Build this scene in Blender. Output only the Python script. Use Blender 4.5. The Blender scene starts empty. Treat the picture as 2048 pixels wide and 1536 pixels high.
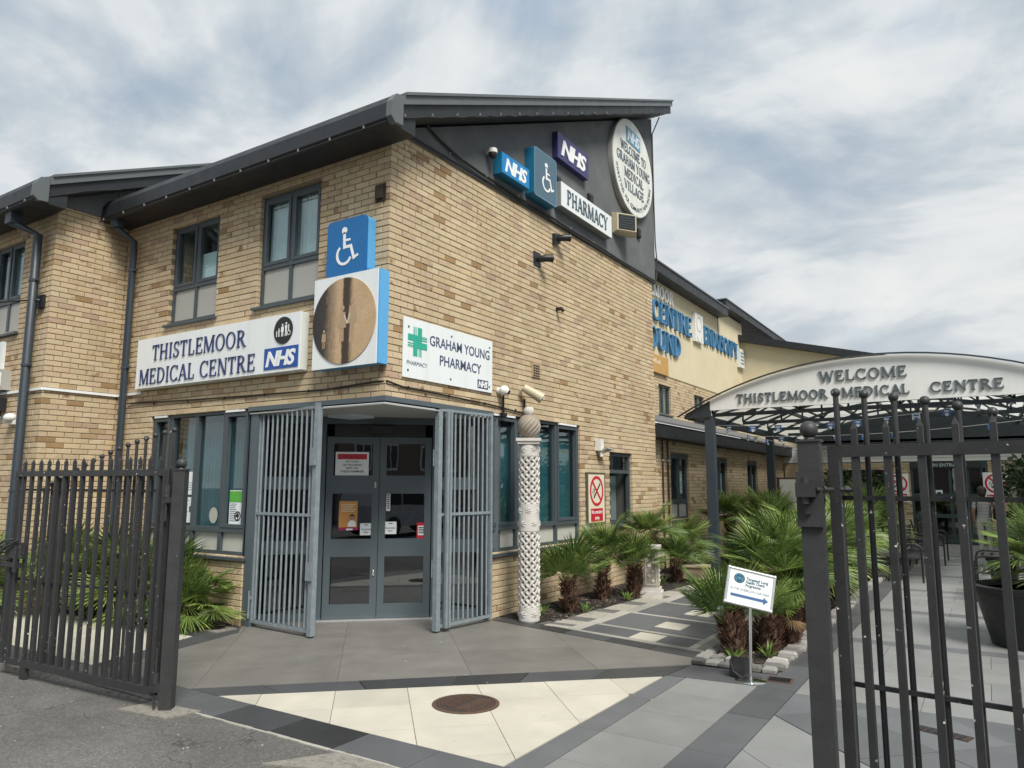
import bpy, math, random
from mathutils import Vector, Matrix
rnd = random.Random(7)
S = bpy.context.scene
COL = S.collection
PI = math.pi
# ------------------------------------------------------------------ camera
cam_d = bpy.data.cameras.new("camera")
cam = bpy.data.objects.new("camera", cam_d)
COL.objects.link(cam)
CAM = Vector((5.433, -5.911, 1.678))
_pi, _ya, _ro = math.radians(7.85), math.radians(32.73), 0.00176
FW = Vector((-math.sin(_ya)*math.cos(_pi), math.cos(_ya)*math.cos(_pi), math.sin(_pi)))
_r = Vector((math.cos(_ya), math.sin(_ya), 0)); _u = _r.cross(FW)
RT = _r*math.cos(_ro)+_u*math.sin(_ro); UP = -_r*math.sin(_ro)+_u*math.cos(_ro)
cam.matrix_world = Matrix(((RT.x, UP.x, -FW.x, CAM.x), (RT.y, UP.y, -FW.y, CAM.y), (RT.z, UP.z, -FW.z, CAM.z), (0, 0, 0, 1)))
cam_d.sensor_width = 36.0
cam_d.lens = 1470/2048*36
cam_d.clip_start = 0.05
cam_d.clip_end = 3000
S.camera = cam
# ------------------------------------------------------------------ world, sun, exposure
SUN_EL, SUN_AZ = math.radians(50), math.radians(124)      # azimuth clockwise from +Y
world = bpy.data.worlds.new("World"); S.world = world; world.use_nodes = True
wn, wl = world.node_tree.nodes, world.node_tree.links
wn.clear()
def W(t, **k):
    n = wn.new(t)
    for a, b in k.items(): setattr(n, a, b)
    return n
wo = W("ShaderNodeOutputWorld"); bg = W("ShaderNodeBackground"); bg.inputs[1].default_value = 0.1
sky = W("ShaderNodeTexSky"); sky.sky_type = 'NISHITA'; sky.sun_disc = False
sky.sun_elevation = SUN_EL; sky.sun_rotation = SUN_AZ; sky.air_density = 1.2; sky.dust_density = 1.5
tc = W("ShaderNodeTexCoord"); sep = W("ShaderNodeSeparateXYZ"); wl.new(tc.outputs["Generated"], sep.inputs[0])
def M(op, a, b=None, c=None):
    n = W("ShaderNodeMath", operation=op)
    for i, v in enumerate((a, b, c)):
        if v is None: continue
        if isinstance(v, (int, float)): n.inputs[i].default_value = v
        else: wl.new(v, n.inputs[i])
    return n.outputs[0]
den = M('ADD', M('MAXIMUM', sep.outputs[2], 0.0), 0.27)
px, py = M('DIVIDE', sep.outputs[0], den), M('DIVIDE', sep.outputs[1], den)
cmb = W("ShaderNodeCombineXYZ"); wl.new(px, cmb.inputs[0]); wl.new(py, cmb.inputs[1])
def wnoise(rot, scl, scale, detail, dist, rough=0.55, loc=(0, 0, 0)):
    mp = W("ShaderNodeMapping"); mp.inputs["Rotation"].default_value = (0, 0, rot); mp.inputs["Scale"].default_value = scl; mp.inputs["Location"].default_value = loc
    wl.new(cmb.outputs[0], mp.inputs[0])
    n = W("ShaderNodeTexNoise"); n.inputs["Scale"].default_value = scale; n.inputs["Detail"].default_value = detail
    n.inputs["Distortion"].default_value = dist; n.inputs["Roughness"].default_value = rough
    wl.new(mp.outputs[0], n.inputs[0]); return n.outputs[0]
def wramp(f, stops):
    r = W("ShaderNodeValToRGB"); e = r.color_ramp.elements
    while len(e) < len(stops): e.new(0.5)
    for i, (p, c) in enumerate(stops):
        e[i].position = p; e[i].color = (*c, 1) if len(c) == 3 else c
    wl.new(f, r.inputs[0]); return r.outputs[0]
streak = wnoise(math.radians(28), (0.8, 1.15, 1), 2.6, 10, 0.6, 0.55)
puff = wnoise(math.radians(-30), (0.95, 1.1, 1), 1.75, 12, 0.55, 0.55, (4.4, 1.2, 0))
big = wnoise(0.0, (1, 1, 1), 0.7, 4, 0.2, 0.5, (1.4, 8.2, 0))
mixn = M('ADD', M('ADD', M('MULTIPLY', streak, 0.27), M('MULTIPLY', puff, 0.50)), M('MULTIPLY', big, 0.25))
ccol = wramp(mixn, [(0.405, (0.34, 0.45, 0.59)), (0.46, (0.48, 0.585, 0.69)), (0.498, (0.64, 0.72, 0.79)), (0.535, (0.84, 0.89, 0.92)), (0.59, (0.98, 1.0, 1.0))])
# thin bright haze towards the horizon
hz = M('POWER', M('SUBTRACT', 1.0, M('MINIMUM', M('MAXIMUM', sep.outputs[2], 0.0), 1.0)), 4.5)
m1 = W("ShaderNodeMix", data_type='RGBA'); wl.new(M('MULTIPLY', hz, 0.9), m1.inputs[0]); wl.new(ccol, m1.inputs[6]); m1.inputs[7].default_value = (0.97, 0.97, 0.95, 1)
sc = W("ShaderNodeVectorMath", operation='SCALE'); wl.new(m1.outputs[2], sc.inputs[0]); sc.inputs[3].default_value = 4.3
# a few openings of clear sky between the clouds
hole = wramp(wnoise(0.3, (1, 1, 1), 1.25, 5, 0.4, 0.5, (7.3, 2.2, 0)), [(0.60, (0, 0, 0)), (0.72, (1, 1, 1))])
m2 = W("ShaderNodeMix", data_type='RGBA'); wl.new(M('MULTIPLY', hole, 0.55), m2.inputs[0]); wl.new(sc.outputs[0], m2.inputs[6]); wl.new(sky.outputs[0], m2.inputs[7])
wl.new(m2.outputs[2], bg.inputs[0]); wl.new(bg.outputs[0], wo.inputs[0])
sun_d = bpy.data.lights.new("sun", 'SUN'); sun_d.energy = 2.3; sun_d.angle = math.radians(22); sun_d.color = (1.0, 0.95, 0.87)
sun = bpy.data.objects.new("sun", sun_d); COL.objects.link(sun)
_sd = Vector((math.sin(SUN_AZ)*math.cos(SUN_EL), math.cos(SUN_AZ)*math.cos(SUN_EL), math.sin(SUN_EL)))
sun.rotation_euler = _sd.to_track_quat('Z', 'Y').to_euler(); sun.location = (6, -8, 14)
S.view_settings.view_transform = 'Standard'; S.view_settings.look = 'None'
S.view_settings.exposure = 1.0; S.view_settings.gamma = 1; S.view_settings.use_curve_mapping = False

# ------------------------------------------------------------------ helpers
class MB:
    """collects polygons, then links them as ONE mesh object"""
    def __init__(s): s.v, s.f, s.c, s.mi = [], [], [], []
    def poly(s, pts, col=None, mi=0):
        n = len(s.v); s.v += [tuple(p) for p in pts]; s.f.append(tuple(range(n, n+len(pts)))); s.c.append(col); s.mi.append(mi)
    def faces(s, vs, fs, col=None, mi=0):
        n = len(s.v); s.v += [tuple(p) for p in vs]
        for f in fs: s.f.append(tuple(i+n for i in f)); s.c.append(col); s.mi.append(mi)
    def box(s, x0, x1, y0, y1, z0, z1, col=None, M=None, mi=0):
        vs = [(x, y, z) for z in (z0, z1) for y in (y0, y1) for x in (x0, x1)]
        if M is not None: vs = [M @ Vector(p) for p in vs]
        s.faces(vs, [(0, 2, 3, 1), (4, 5, 7, 6), (0, 1, 5, 4), (2, 6, 7, 3), (0, 4, 6, 2), (1, 3, 7, 5)], col, mi)
    def prism(s, pts, y0, y1, col=None, M=None, mi=0):
        """outline in the x-z plane, from y0 (front, facing -y) to y1"""
        a = sum(pts[i][0]*pts[(i+1) % len(pts)][1]-pts[(i+1) % len(pts)][0]*pts[i][1] for i in range(len(pts)))
        if a < 0: pts = pts[::-1]
        n = len(pts)
        vs = [(p[0], y0, p[1]) for p in pts]+[(p[0], y1, p[1]) for p in pts]
        if M is not None: vs = [M @ Vector(p) for p in vs]
        fs = [tuple(range(n)), tuple(range(2*n-1, n-1, -1))]+[(i, n+i, n+(i+1) % n, (i+1) % n) for i in range(n)]
        s.faces(vs, fs, col, mi)
    def slab(s, pts, z0, z1, col=None, mi=0):
        """outline in the x-y plane, z0..z1"""
        a = sum(pts[i][0]*pts[(i+1) % len(pts)][1]-pts[(i+1) % len(pts)][0]*pts[i][1] for i in range(len(pts)))
        if a < 0: pts = pts[::-1]
        n = len(pts)
        vs = [(p[0], p[1], z1) for p in pts]+[(p[0], p[1], z0) for p in pts]
        s.faces(vs, [tuple(range(n)), tuple(range(2*n-1, n-1, -1))]+[(i, n+i, n+(i+1) % n, (i+1) % n) for i in range(n)], col, mi)
    def tube(s, path, r, n=8, cap=True, col=None, mi=0):
        P = [Vector(p) for p in path]; rings = []
        rs = r if isinstance(r, (list, tuple)) else [r]*len(P)
        up = None
        for i, p in enumerate(P):
            d = (P[min(i+1, len(P)-1)]-P[max(i-1, 0)])
            d = d.normalized() if d.length > 1e-9 else Vector((0, 0, 1))
            if up is None: up = Vector((0, 0, 1)) if abs(d.z) < .9 else Vector((1, 0, 0))
            a = d.cross(up)
            if a.length < 1e-4: a = d.cross(Vector((0.3, 1, 0)))
            a.normalize(); b = a.cross(d).normalized(); up = b
            rings.append([p+(a*math.cos(t)+b*math.sin(t))*rs[i] for t in [2*PI*k/n for k in range(n)]])
        vs = [q for R in rings for q in R]; fs = []
        for i in range(len(P)-1):
            for k in range(n): fs.append((i*n+k, i*n+(k+1) % n, (i+1)*n+(k+1) % n, (i+1)*n+k))
        if cap: fs += [tuple(range(n-1, -1, -1)), tuple((len(P)-1)*n+k for k in range(n))]
        s.faces(vs, fs, col, mi)
    def bar(s, a, b, w, h=None, col=None, mi=0):
        """square bar from a to b"""
        a, b = Vector(a), Vector(b); d = (b-a); L = d.length; d.normalize(); h = h or w
        up = Vector((0, 0, 1)) if abs(d.z) < .95 else Vector((1, 0, 0))
        x = d.cross(up).normalized(); z = x.cross(d)
        m = Matrix(((x.x, d.x, z.x, a.x), (x.y, d.y, z.y, a.y), (x.z, d.z, z.z, a.z), (0, 0, 0, 1)))
        s.box(-w/2, w/2, 0, L, -h/2, h/2, col, m, mi)
    def lathe(s, prof, n=16, c=(0, 0, 0), col=None, mi=0):
        vs = [(c[0]+r*math.cos(2*PI*k/n), c[1]+r*math.sin(2*PI*k/n), c[2]+z) for r, z in prof for k in range(n)]
        fs = [(i*n+k, i*n+(k+1) % n, (i+1)*n+(k+1) % n, (i+1)*n+k) for i in range(len(prof)-1) for k in range(n)]
        fs += [tuple(range(n-1, -1, -1)), tuple((len(prof)-1)*n+k for k in range(n))]
        s.faces(vs, fs, col, mi)
    def ball(s, c, r, n=14, m=9, sq=(1, 1, 1), col=None, mi=0):
        vs = [(c[0], c[1], c[2]-r*sq[2])]
        for i in range(1, m):
            t = -PI/2+PI*i/m
            vs += [(c[0]+r*sq[0]*math.cos(t)*math.cos(2*PI*k/n), c[1]+r*sq[1]*math.cos(t)*math.sin(2*PI*k/n), c[2]+r*sq[2]*math.sin(t)) for k in range(n)]
        vs.append((c[0], c[1], c[2]+r*sq[2])); fs = []
        for k in range(n): fs.append((0, 1+(k+1) % n, 1+k))
        for i in range(m-2):
            for k in range(n): fs.append((1+i*n+k, 1+i*n+(k+1) % n, 1+(i+1)*n+(k+1) % n, 1+(i+1)*n+k))
        L = len(vs)-1
        for k in range(n): fs.append((1+(m-2)*n+k, 1+(m-2)*n+(k+1) % n, L))
        s.faces(vs, fs, col, mi)
    def mesh(s, name, mats, smooth=False):
        me = bpy.data.meshes.new(name); me.from_pydata(s.v, [], s.f)
        if not isinstance(mats, (list, tuple)): mats = [mats]
        for m in mats: me.materials.append(m)
        if any(s.mi): me.polygons.foreach_set("material_index", s.mi)
        if any(c is not None for c in s.c):
            at = me.color_attributes.new("Col", 'FLOAT_COLOR', 'CORNER'); buf = []
            for f, c in zip(s.f, s.c):
                c = c or (1, 1, 1)
                buf += [c[0], c[1], c[2], c[3] if len(c) > 3 else 1.0]*len(f)
            at.data.foreach_set("color", buf)
        if smooth: me.polygons.foreach_set("use_smooth", [True]*len(me.polygons))
        me.update(); return me
    def build(s, name, mats, parent=None, mtx=None, smooth=False, angle=None):
        me = s.mesh(name, mats, smooth or angle is not None)
        if angle is not None:
            me.set_sharp_from_angle(angle=math.radians(angle))
        return link(name, me, parent, mtx)
def link(name, me, parent=None, mtx=None):
    o = bpy.data.objects.new(name, me); COL.objects.link(o)
    if parent is not None: o.parent = parent
    if mtx is not None: o.matrix_local = mtx
    return o
def tag(o, label=None, cat=None, group=None, kind=None):
    if label: o["label"] = label
    if cat: o["category"] = cat
    if group: o["group"] = group
    if kind: o["kind"] = kind
    return o
def thing(name, label, cat, mtx=None, group=None):
    o = bpy.data.objects.new(name, None); o.empty_display_size = 0.2; COL.objects.link(o)
    if mtx is not None:
        o.matrix_world = mtx if isinstance(mtx, Matrix) else Matrix.Translation(mtx)
    return tag(o, label, cat, group)
def T(x, y, z): return Matrix.Translation((x, y, z))
def RZ(a): return Matrix.Rotation(a, 4, 'Z')
def RX(a): return Matrix.Rotation(a, 4, 'X')
def RY(a): return Matrix.Rotation(a, 4, 'Y')
# wall frames: local x runs along the wall, local -y points out of it, z up
ML = Matrix.Identity(4)                     # left facade, plane y = 0, u = world x
MR = RZ(PI/2)                               # right facade, plane x = 0, u = world y
def wallR(X): return T(X, 0, 0) @ RZ(PI/2)
def wallL(Y): return T(0, Y, 0)

# ------------------------------------------------------------------ materials
def newmat(name):
    m = bpy.data.materials.new(name); m.use_nodes = True
    n, l = m.node_tree.nodes, m.node_tree.links
    return m, n, l, n["Principled BSDF"]
def noise(n, l, scale, detail=4, vec=None, rough=0.5, dist=0.0, coord="Object"):
    t = n.new("ShaderNodeTexNoise"); t.inputs["Scale"].default_value = scale; t.inputs["Detail"].default_value = detail
    t.inputs["Roughness"].default_value = rough; t.inputs["Distortion"].default_value = dist
    if vec is None:
        c = n.new("ShaderNodeTexCoord"); vec = c.outputs[coord]
    l.new(vec, t.inputs["Vector"]); return t.outputs[0]
def ramp(n, l, f, stops):
    r = n.new("ShaderNodeValToRGB"); e = r.color_ramp.elements
    while len(e) < len(stops): e.new(0.5)
    for i, (p, c) in enumerate(stops):
        e[i].position = p
        e[i].color = (c, c, c, 1) if isinstance(c, (int, float)) else (*c, 1)
    l.new(f, r.inputs[0]); return r.outputs[0]
def mix(n, l, f, a, b, mode='MIX'):
    m = n.new("ShaderNodeMix"); m.data_type = 'RGBA'; m.blend_type = mode
    for i, v in ((0, f), (6, a), (7, b)):
        if isinstance(v, (int, float)): m.inputs[i].default_value = v
        elif isinstance(v, (tuple, list)): m.inputs[i].default_value = (*v[:3], 1)
        else: l.new(v, m.inputs[i])
    return m.outputs[2]
def bumpn(n, l, b, h, strength, dist=0.01):
    k = n.new("ShaderNodeBump"); k.inputs["Strength"].default_value = strength; k.inputs["Distance"].default_value = dist
    l.new(h, k.inputs["Height"]); l.new(k.outputs[0], b.inputs["Normal"])
def mat(name, col, rough=0.6, metal=0.0, var=0.12, scale=6, bump=0.0, bscale=80, spec=0.5, dirt=None, dirt_amt=0.0, dscale=3, fine=0.06, streaks=False):
    m, n, l, b = newmat(name)
    geo = n.new("ShaderNodeNewGeometry").outputs["Position"]
    c = mix(n, l, noise(n, l, scale, 5, geo), tuple(x*(1-var) for x in col), tuple(min(1, x*(1+var)) for x in col))
    if fine: c = mix(n, l, 1.0, c, ramp(n, l, noise(n, l, 160, 3, geo), [(0.3, 1-fine*1.6), (0.7, 1.0)]), 'MULTIPLY')
    if dirt is not None:
        v = geo
        if streaks:
            mp = n.new("ShaderNodeMapping"); mp.inputs["Scale"].default_value = (2.2, 2.2, 0.25); l.new(geo, mp.inputs[0]); v = mp.outputs[0]
        f = ramp(n, l, noise(n, l, dscale, 6, v, 0.6), [(0.48, 0.0), (0.72, dirt_amt)])
        c = mix(n, l, f, c, dirt)
    l.new(c, b.inputs["Base Color"])
    b.inputs["Metallic"].default_value = metal; b.inputs["Specular IOR Level"].default_value = spec
    r = ramp(n, l, noise(n, l, scale*2.3, 4, geo), [(0.3, max(0.03, rough-0.08)), (0.7, min(1, rough+0.08))])
    l.new(r, b.inputs["Roughness"])
    if bump: bumpn(n, l, b, noise(n, l, bscale, 4, geo), bump, 0.004)
    return m
def brick_mat():
    m, n, l, b = newmat("buff_brick")
    geo = n.new("ShaderNodeNewGeometry").outputs["Position"]
    at = n.new("ShaderNodeAttribute"); at.attribute_name = "Col"
    st = ramp(n, l, noise(n, l, 7.5, 4, geo, 0.55), [(0.53, 0.0), (0.66, 1.0)])
    k = n.new("ShaderNodeMath"); k.operation = 'MULTIPLY'; l.new(st, k.inputs[0]); l.new(at.outputs["Alpha"], k.inputs[1])
    c = mix(n, l, k.outputs[0], at.outputs["Color"], (0.20, 0.115, 0.05))
    c = mix(n, l, 1.0, c, ramp(n, l, noise(n, l, 1.1, 5, geo, 0.6), [(0.3, 0.86), (0.7, 1.06)]), 'MULTIPLY')
    c = mix(n, l, 1.0, c, ramp(n, l, noise(n, l, 95, 4, geo, 0.7), [(0.25, 0.76), (0.7, 1.08)]), 'MULTIPLY')
    # vertical run-off stains
    mp = n.new("ShaderNodeMapping"); mp.inputs["Scale"].default_value = (5, 5, 0.35); l.new(geo, mp.inputs[0])
    dr = ramp(n, l, noise(n, l, 1.0, 5, mp.outputs[0], 0.6), [(0.58, 0.0), (0.8, 0.2)])
    c = mix(n, l, dr, c, (0.16, 0.11, 0.065))
    l.new(c, b.inputs["Base Color"]); b.inputs["Roughness"].default_value = 0.9; b.inputs["Specular IOR Level"].default_value = 0.25
    bumpn(n, l, b, noise(n, l, 130, 5, geo, 0.7), 0.5, 0.004); return m
def glass_mat(name, tint=(0.85, 0.93, 0.93), ior_=1.62):
    m, n, l, b = newmat(name); n.remove(b)
    o = n["Material Output"]; g = n.new("ShaderNodeBsdfGlossy"); g.inputs["Roughness"].default_value = 0.015; g.inputs[0].default_value = (0.95, 0.97, 1, 1)
    t = n.new("ShaderNodeBsdfTransparent"); t.inputs[0].default_value = (*tint, 1)
    lw = n.new("ShaderNodeFresnel"); gn = n.new("ShaderNodeNewGeometry"); geo = gn.outputs["Position"]
    ior = n.new("ShaderNodeMix"); ior.data_type = 'FLOAT'; l.new(gn.outputs["Backfacing"], ior.inputs[0]); ior.inputs[2].default_value = ior_; ior.inputs[3].default_value = 1/ior_; l.new(ior.outputs[0], lw.inputs[0])
    bp = n.new("ShaderNodeBump"); bp.inputs["Strength"].default_value = 0.05; bp.inputs["Distance"].default_value = 0.01
    l.new(noise(n, l, 2.2, 2, geo), bp.inputs["Height"]); l.new(bp.outputs[0], g.inputs["Normal"])
    x = n.new("ShaderNodeMixShader"); l.new(lw.outputs[0], x.inputs[0]); l.new(t.outputs[0], x.inputs[1]); l.new(g.outputs[0], x.inputs[2])
    l.new(x.outputs[0], o.inputs[0]); return m
def leaf_mat(name, dark, light, trans=0.3, rough=0.42):
    m, n, l, b = newmat(name); o = n["Material Output"]
    oi = n.new("ShaderNodeObjectInfo"); geo = n.new("ShaderNodeNewGeometry").outputs["Position"]
    at = n.new("ShaderNodeAttribute"); at.attribute_name = "Col"
    f = n.new("ShaderNodeMath"); f.operation = 'MULTIPLY_ADD'; l.new(oi.outputs["Random"], f.inputs[0]); f.inputs[1].default_value = 0.55
    l.new(ramp(n, l, noise(n, l, 5, 4, geo), [(0.3, 0.0), (0.75, 0.5)]), f.inputs[2])
    c = mix(n, l, f.outputs[0], dark, light)
    c = mix(n, l, 1.0, c, at.outputs["Color"], 'MULTIPLY')
    l.new(c, b.inputs["Base Color"]); b.inputs["Roughness"].default_value = rough
    t = n.new("ShaderNodeBsdfTranslucent"); l.new(c, t.inputs[0]); x = n.new("ShaderNodeMixShader"); x.inputs[0].default_value = trans
    l.new(b.outputs[0], x.inputs[1]); l.new(t.outputs[0], x.inputs[2]); l.new(x.outputs[0], o.inputs[0]); return m
def tarmac_mat():
    m, n, l, b = newmat("tarmac"); geo = n.new("ShaderNodeNewGeometry").outputs["Position"]
    v = n.new("ShaderNodeTexVoronoi"); v.inputs["Scale"].default_value = 110; l.new(geo, v.inputs["Vector"])
    c = mix(n, l, noise(n, l, 1.3, 6, geo, 0.6), (0.10, 0.098, 0.094), (0.175, 0.17, 0.162))
    c = mix(n, l, ramp(n, l, v.outputs["Color"], [(0.55, 0.0), (0.95, 0.75)]), c, (0.29, 0.275, 0.25))
    c = mix(n, l, ramp(n, l, noise(n, l, 45, 4, geo, 0.7), [(0.35, 0.55), (0.6, 0.0)]), c, (0.055, 0.055, 0.054))
    c = mix(n, l, ramp(n, l, noise(n, l, 23, 2, geo), [(0.775, 0.0), (0.79, 0.8)]), c, (0.55, 0.53, 0.5))
    c = mix(n, l, 1.0, c, ramp(n, l, noise(n, l, 0.55, 6, geo, 0.65, 0.8), [(0.40, 0.78), (0.60, 1.08)]), 'MULTIPLY')
    wv = n.new("ShaderNodeVectorMath"); wv.operation = 'ADD'; l.new(geo, wv.inputs[0]); nz = n.new("ShaderNodeTexNoise"); nz.inputs["Scale"].default_value = 3.0; nz.inputs["Detail"].default_value = 6; l.new(geo, nz.inputs["Vector"]); l.new(nz.outputs["Color"], wv.inputs[1])
    ck = n.new("ShaderNodeTexVoronoi"); ck.feature = 'DISTANCE_TO_EDGE'; ck.inputs["Scale"].default_value = 0.55; l.new(wv.outputs[0], ck.inputs["Vector"])
    c = mix(n, l, ramp(n, l, ck.outputs["Distance"], [(0.002, 0.75), (0.006, 0.0)]), c, (0.03, 0.03, 0.028))
    l.new(c, b.inputs["Base Color"]); b.inputs["Roughness"].default_value = 0.95
    bumpn(n, l, b, v.outputs["Distance"], 0.7, 0.006); return m
def stone_mat(name, col, var=0.07, rough=0.5, grain=0.1, smudge=0.3):
    m, n, l, b = newmat(name); geo = n.new("ShaderNodeNewGeometry").outputs["Position"]; oi = n.new("ShaderNodeObjectInfo")
    k = ramp(n, l, oi.outputs["Random"], [(0.0, 1-var*1.3), (1.0, 1+var)])
    c = mix(n, l, 1.0, col, k, 'MULTIPLY')
    c = mix(n, l, 1.0, c, ramp(n, l, noise(n, l, 1.6, 6, geo, 0.65), [(0.3, 1-smudge*0.6), (0.7, 1.06)]), 'MULTIPLY')
    c = mix(n, l, 1.0, c, ramp(n, l, noise(n, l, 190, 3, geo), [(0.3, 1-grain), (0.7, 1.03)]), 'MULTIPLY')
    mp = n.new("ShaderNodeMapping"); mp.inputs["Rotation"].default_value = (0, 0, 0.75); mp.inputs["Scale"].default_value = (1, 9, 1); l.new(geo, mp.inputs[0])
    c = mix(n, l, ramp(n, l, noise(n, l, 2.0, 6, mp.outputs[0], 0.65), [(0.60, 0.0), (0.8, smudge)]), c, tuple(x*0.55 for x in col))
    vo = n.new("ShaderNodeTexVoronoi"); vo.inputs["Scale"].default_value = 5.5; l.new(geo, vo.inputs["Vector"])
    c = mix(n, l, ramp(n, l, vo.outputs["Distance"], [(0.035, 0.35), (0.075, 0.0)]), c, (0.09, 0.085, 0.08))
    c = mix(n, l, ramp(n, l, noise(n, l, 0.8, 7, geo, 0.7, 0.6), [(0.52, 0.0), (0.70, smudge*0.8)]), c, tuple(x*0.6+0.03 for x in col))
    c = mix(n, l, ramp(n, l, noise(n, l, 14, 5, geo, 0.7), [(0.66, 0.0), (0.74, 0.35)]), c, tuple(x*0.55 for x in col))
    l.new(c, b.inputs["Base Color"])
    l.new(ramp(n, l, noise(n, l, 3, 5, geo), [(0.3, rough-0.1), (0.7, rough+0.12)]), b.inputs["Roughness"])
    bumpn(n, l, b, noise(n, l, 150, 4, geo), 0.12, 0.003); return m
def paint_mat(name, col, chip=(0.75, 0.74, 0.7), amt=0.68, rough=0.5):
    """old gloss paint with small chips down to the primer"""
    m, n, l, b = newmat(name); geo = n.new("ShaderNodeNewGeometry").outputs["Position"]
    c = mix(n, l, noise(n, l, 7, 6, geo, 0.6), tuple(x*0.78 for x in col), tuple(x*1.22 for x in col))
    c = mix(n, l, ramp(n, l, noise(n, l, 60, 3, geo, 0.6), [(0.35, 0.35), (0.6, 0.0)]), c, tuple(x*0.6 for x in col))
    big = ramp(n, l, noise(n, l, 4.5, 3, geo), [(0.48, 0.0), (0.62, 1.0)])
    sm = ramp(n, l, noise(n, l, 38, 3, geo, 0.55), [(amt, 0.0), (amt+0.025, 1.0)])
    k = n.new("ShaderNodeMath"); k.operation = 'MULTIPLY'; l.new(big, k.inputs[0]); l.new(sm, k.inputs[1])
    c = mix(n, l, k.outputs[0], c, chip); l.new(c, b.inputs["Base Color"])
    c = mix(n, l, ramp(n, l, noise(n, l, 9, 6, geo, 0.7), [(0.64, 0.0), (0.78, 0.4)]), c, (0.075, 0.05, 0.036)); l.new(c, b.inputs["Base Color"])
    l.new(ramp(n, l, noise(n, l, 11, 4, geo), [(0.3, rough-0.12), (0.7, rough+0.15)]), b.inputs["Roughness"])
    bumpn(n, l, b, noise(n, l, 70, 4, geo), 0.15, 0.002); return m
def disc_mat():
    """sun-bleached round print: brown, black along the left rim and in a band"""
    m, n, l, b = newmat("weathered_print"); tc_ = n.new("ShaderNodeTexCoord"); o = tc_.outputs["Object"]
    sp = n.new("ShaderNodeSeparateXYZ"); l.new(o, sp.inputs[0])
    c = mix(n, l, noise(n, l, 5, 6, o, 0.6), (0.40, 0.25, 0.12), (0.60, 0.43, 0.26))
    c = mix(n, l, ramp(n, l, noise(n, l, 45, 4, o, 0.7), [(0.45, 0.0), (0.65, 0.5)]), c, (0.5, 0.44, 0.36))
    def fx(stops, wob=0.05):
        a = n.new("ShaderNodeMath"); a.operation = 'MULTIPLY_ADD'; l.new(noise(n, l, 16, 5, o, 0.7), a.inputs[0]); a.inputs[1].default_value = wob*2
        l.new(sp.outputs[0], a.inputs[2])
        s = n.new("ShaderNodeMath"); s.operation = 'MULTIPLY_ADD'; l.new(a.outputs[0], s.inputs[0]); s.inputs[1].default_value = 1.0; s.inputs[2].default_value = 0.5-wob
        return ramp(n, l, s.outputs[0], stops)
    c = mix(n, l, fx([(0.0, 1.0), (0.20, 0.96), (0.31, 0.5), (0.42, 0.0)], 0.09), c, (0.024, 0.024, 0.025))
    c = mix(n, l, fx([(0.475, 0.0), (0.495, 0.95), (0.58, 0.95), (0.65, 0.0)], 0.03), c, (0.030, 0.020, 0.013))
    l.new(mix(n, l, ramp(n, l, noise(n, l, 85, 3, o, 0.8), [(0.58, 0.0), (0.68, 0.7)]), c, (0.05, 0.045, 0.04)), b.inputs["Base Color"])
    b.inputs["Roughness"].default_value = 0.75; return m
BR = brick_mat()
MORTAR = mat("mortar", (0.22, 0.175, 0.115), 0.95, var=0.25, bump=0.5, bscale=120)
RENDER_D = mat("dark_grey_render", (0.115, 0.123, 0.130), 0.92, var=0.2, scale=2.5, bump=0.6, bscale=180, dirt=(0.18, 0.185, 0.185), dirt_amt=0.5, dscale=1.3)
CREAM_R = mat("cream_render", (0.62, 0.55, 0.38), 0.92, var=0.10, scale=1.5, bump=0.4, bscale=150, dirt=(0.42, 0.36, 0.24), dirt_amt=0.35, dscale=0.9)
FASCIA = mat("dark_fascia_metal", (0.016, 0.019, 0.022), 0.5, var=0.2, scale=3, bump=0.05)
FASC_L = mat("grey_flashing_metal", (0.11, 0.125, 0.13), 0.5, var=0.15, scale=3)
SOFF = mat("dark_soffit", (0.03, 0.032, 0.034), 0.7)
FRAME = mat("grey_window_frame", (0.062, 0.08, 0.092), 0.45, var=0.1, scale=3)
DOORF = mat("grey_door_frame", (0.082, 0.107, 0.122), 0.42, var=0.08, scale=3)
GRILLE = mat("galvanised_grille_paint", (0.205, 0.245, 0.272), 0.45, var=0.18, scale=9, dirt=(0.30, 0.33, 0.35), dirt_amt=0.6, dscale=14)
PANEL = mat("opaque_cream_panel", (0.50, 0.50, 0.45), 0.45, var=0.05, dirt=(0.36, 0.35, 0.3), dirt_amt=0.3, streaks=True)
PANEL_W = mat("window_panel_grey", (0.40, 0.40, 0.37), 0.4, var=0.05)
GLASS = glass_mat("window_glass"); GLASS_D = glass_mat("door_glass", (0.42, 0.47, 0.5), 1.95)
BLIND = mat("teal_blind", (0.026, 0.115, 0.145), 0.7, var=0.2, scale=10)
NET = mat("white_net_curtain", (0.80, 0.82, 0.82), 0.9, var=0.12, scale=9)
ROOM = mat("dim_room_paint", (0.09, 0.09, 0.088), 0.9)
ROOM_L = mat("brightened_room_paint", (0.33, 0.34, 0.31), 0.9)  # raised room colour, imitates a brighter view into the upper left window
WHITE = mat("white_sign_face", (0.74, 0.78, 0.79), 0.35, var=0.03, scale=2, fine=0.01, dirt=(0.55, 0.55, 0.5), dirt_amt=0.25, streaks=True)
WHITE2 = mat("white_plastic", (0.72, 0.73, 0.70), 0.4, var=0.05)
OFFW = mat("aged_white_sign", (0.72, 0.74, 0.69), 0.5, var=0.06, dirt=(0.36, 0.36, 0.30), dirt_amt=0.45, streaks=True)
NAVY = mat("navy_letters", (0.022, 0.035, 0.12), 0.4, var=0.1, fine=0)
CHAR = mat("charcoal_letters", (0.03, 0.045, 0.055), 0.45, var=0.15, fine=0)
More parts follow.
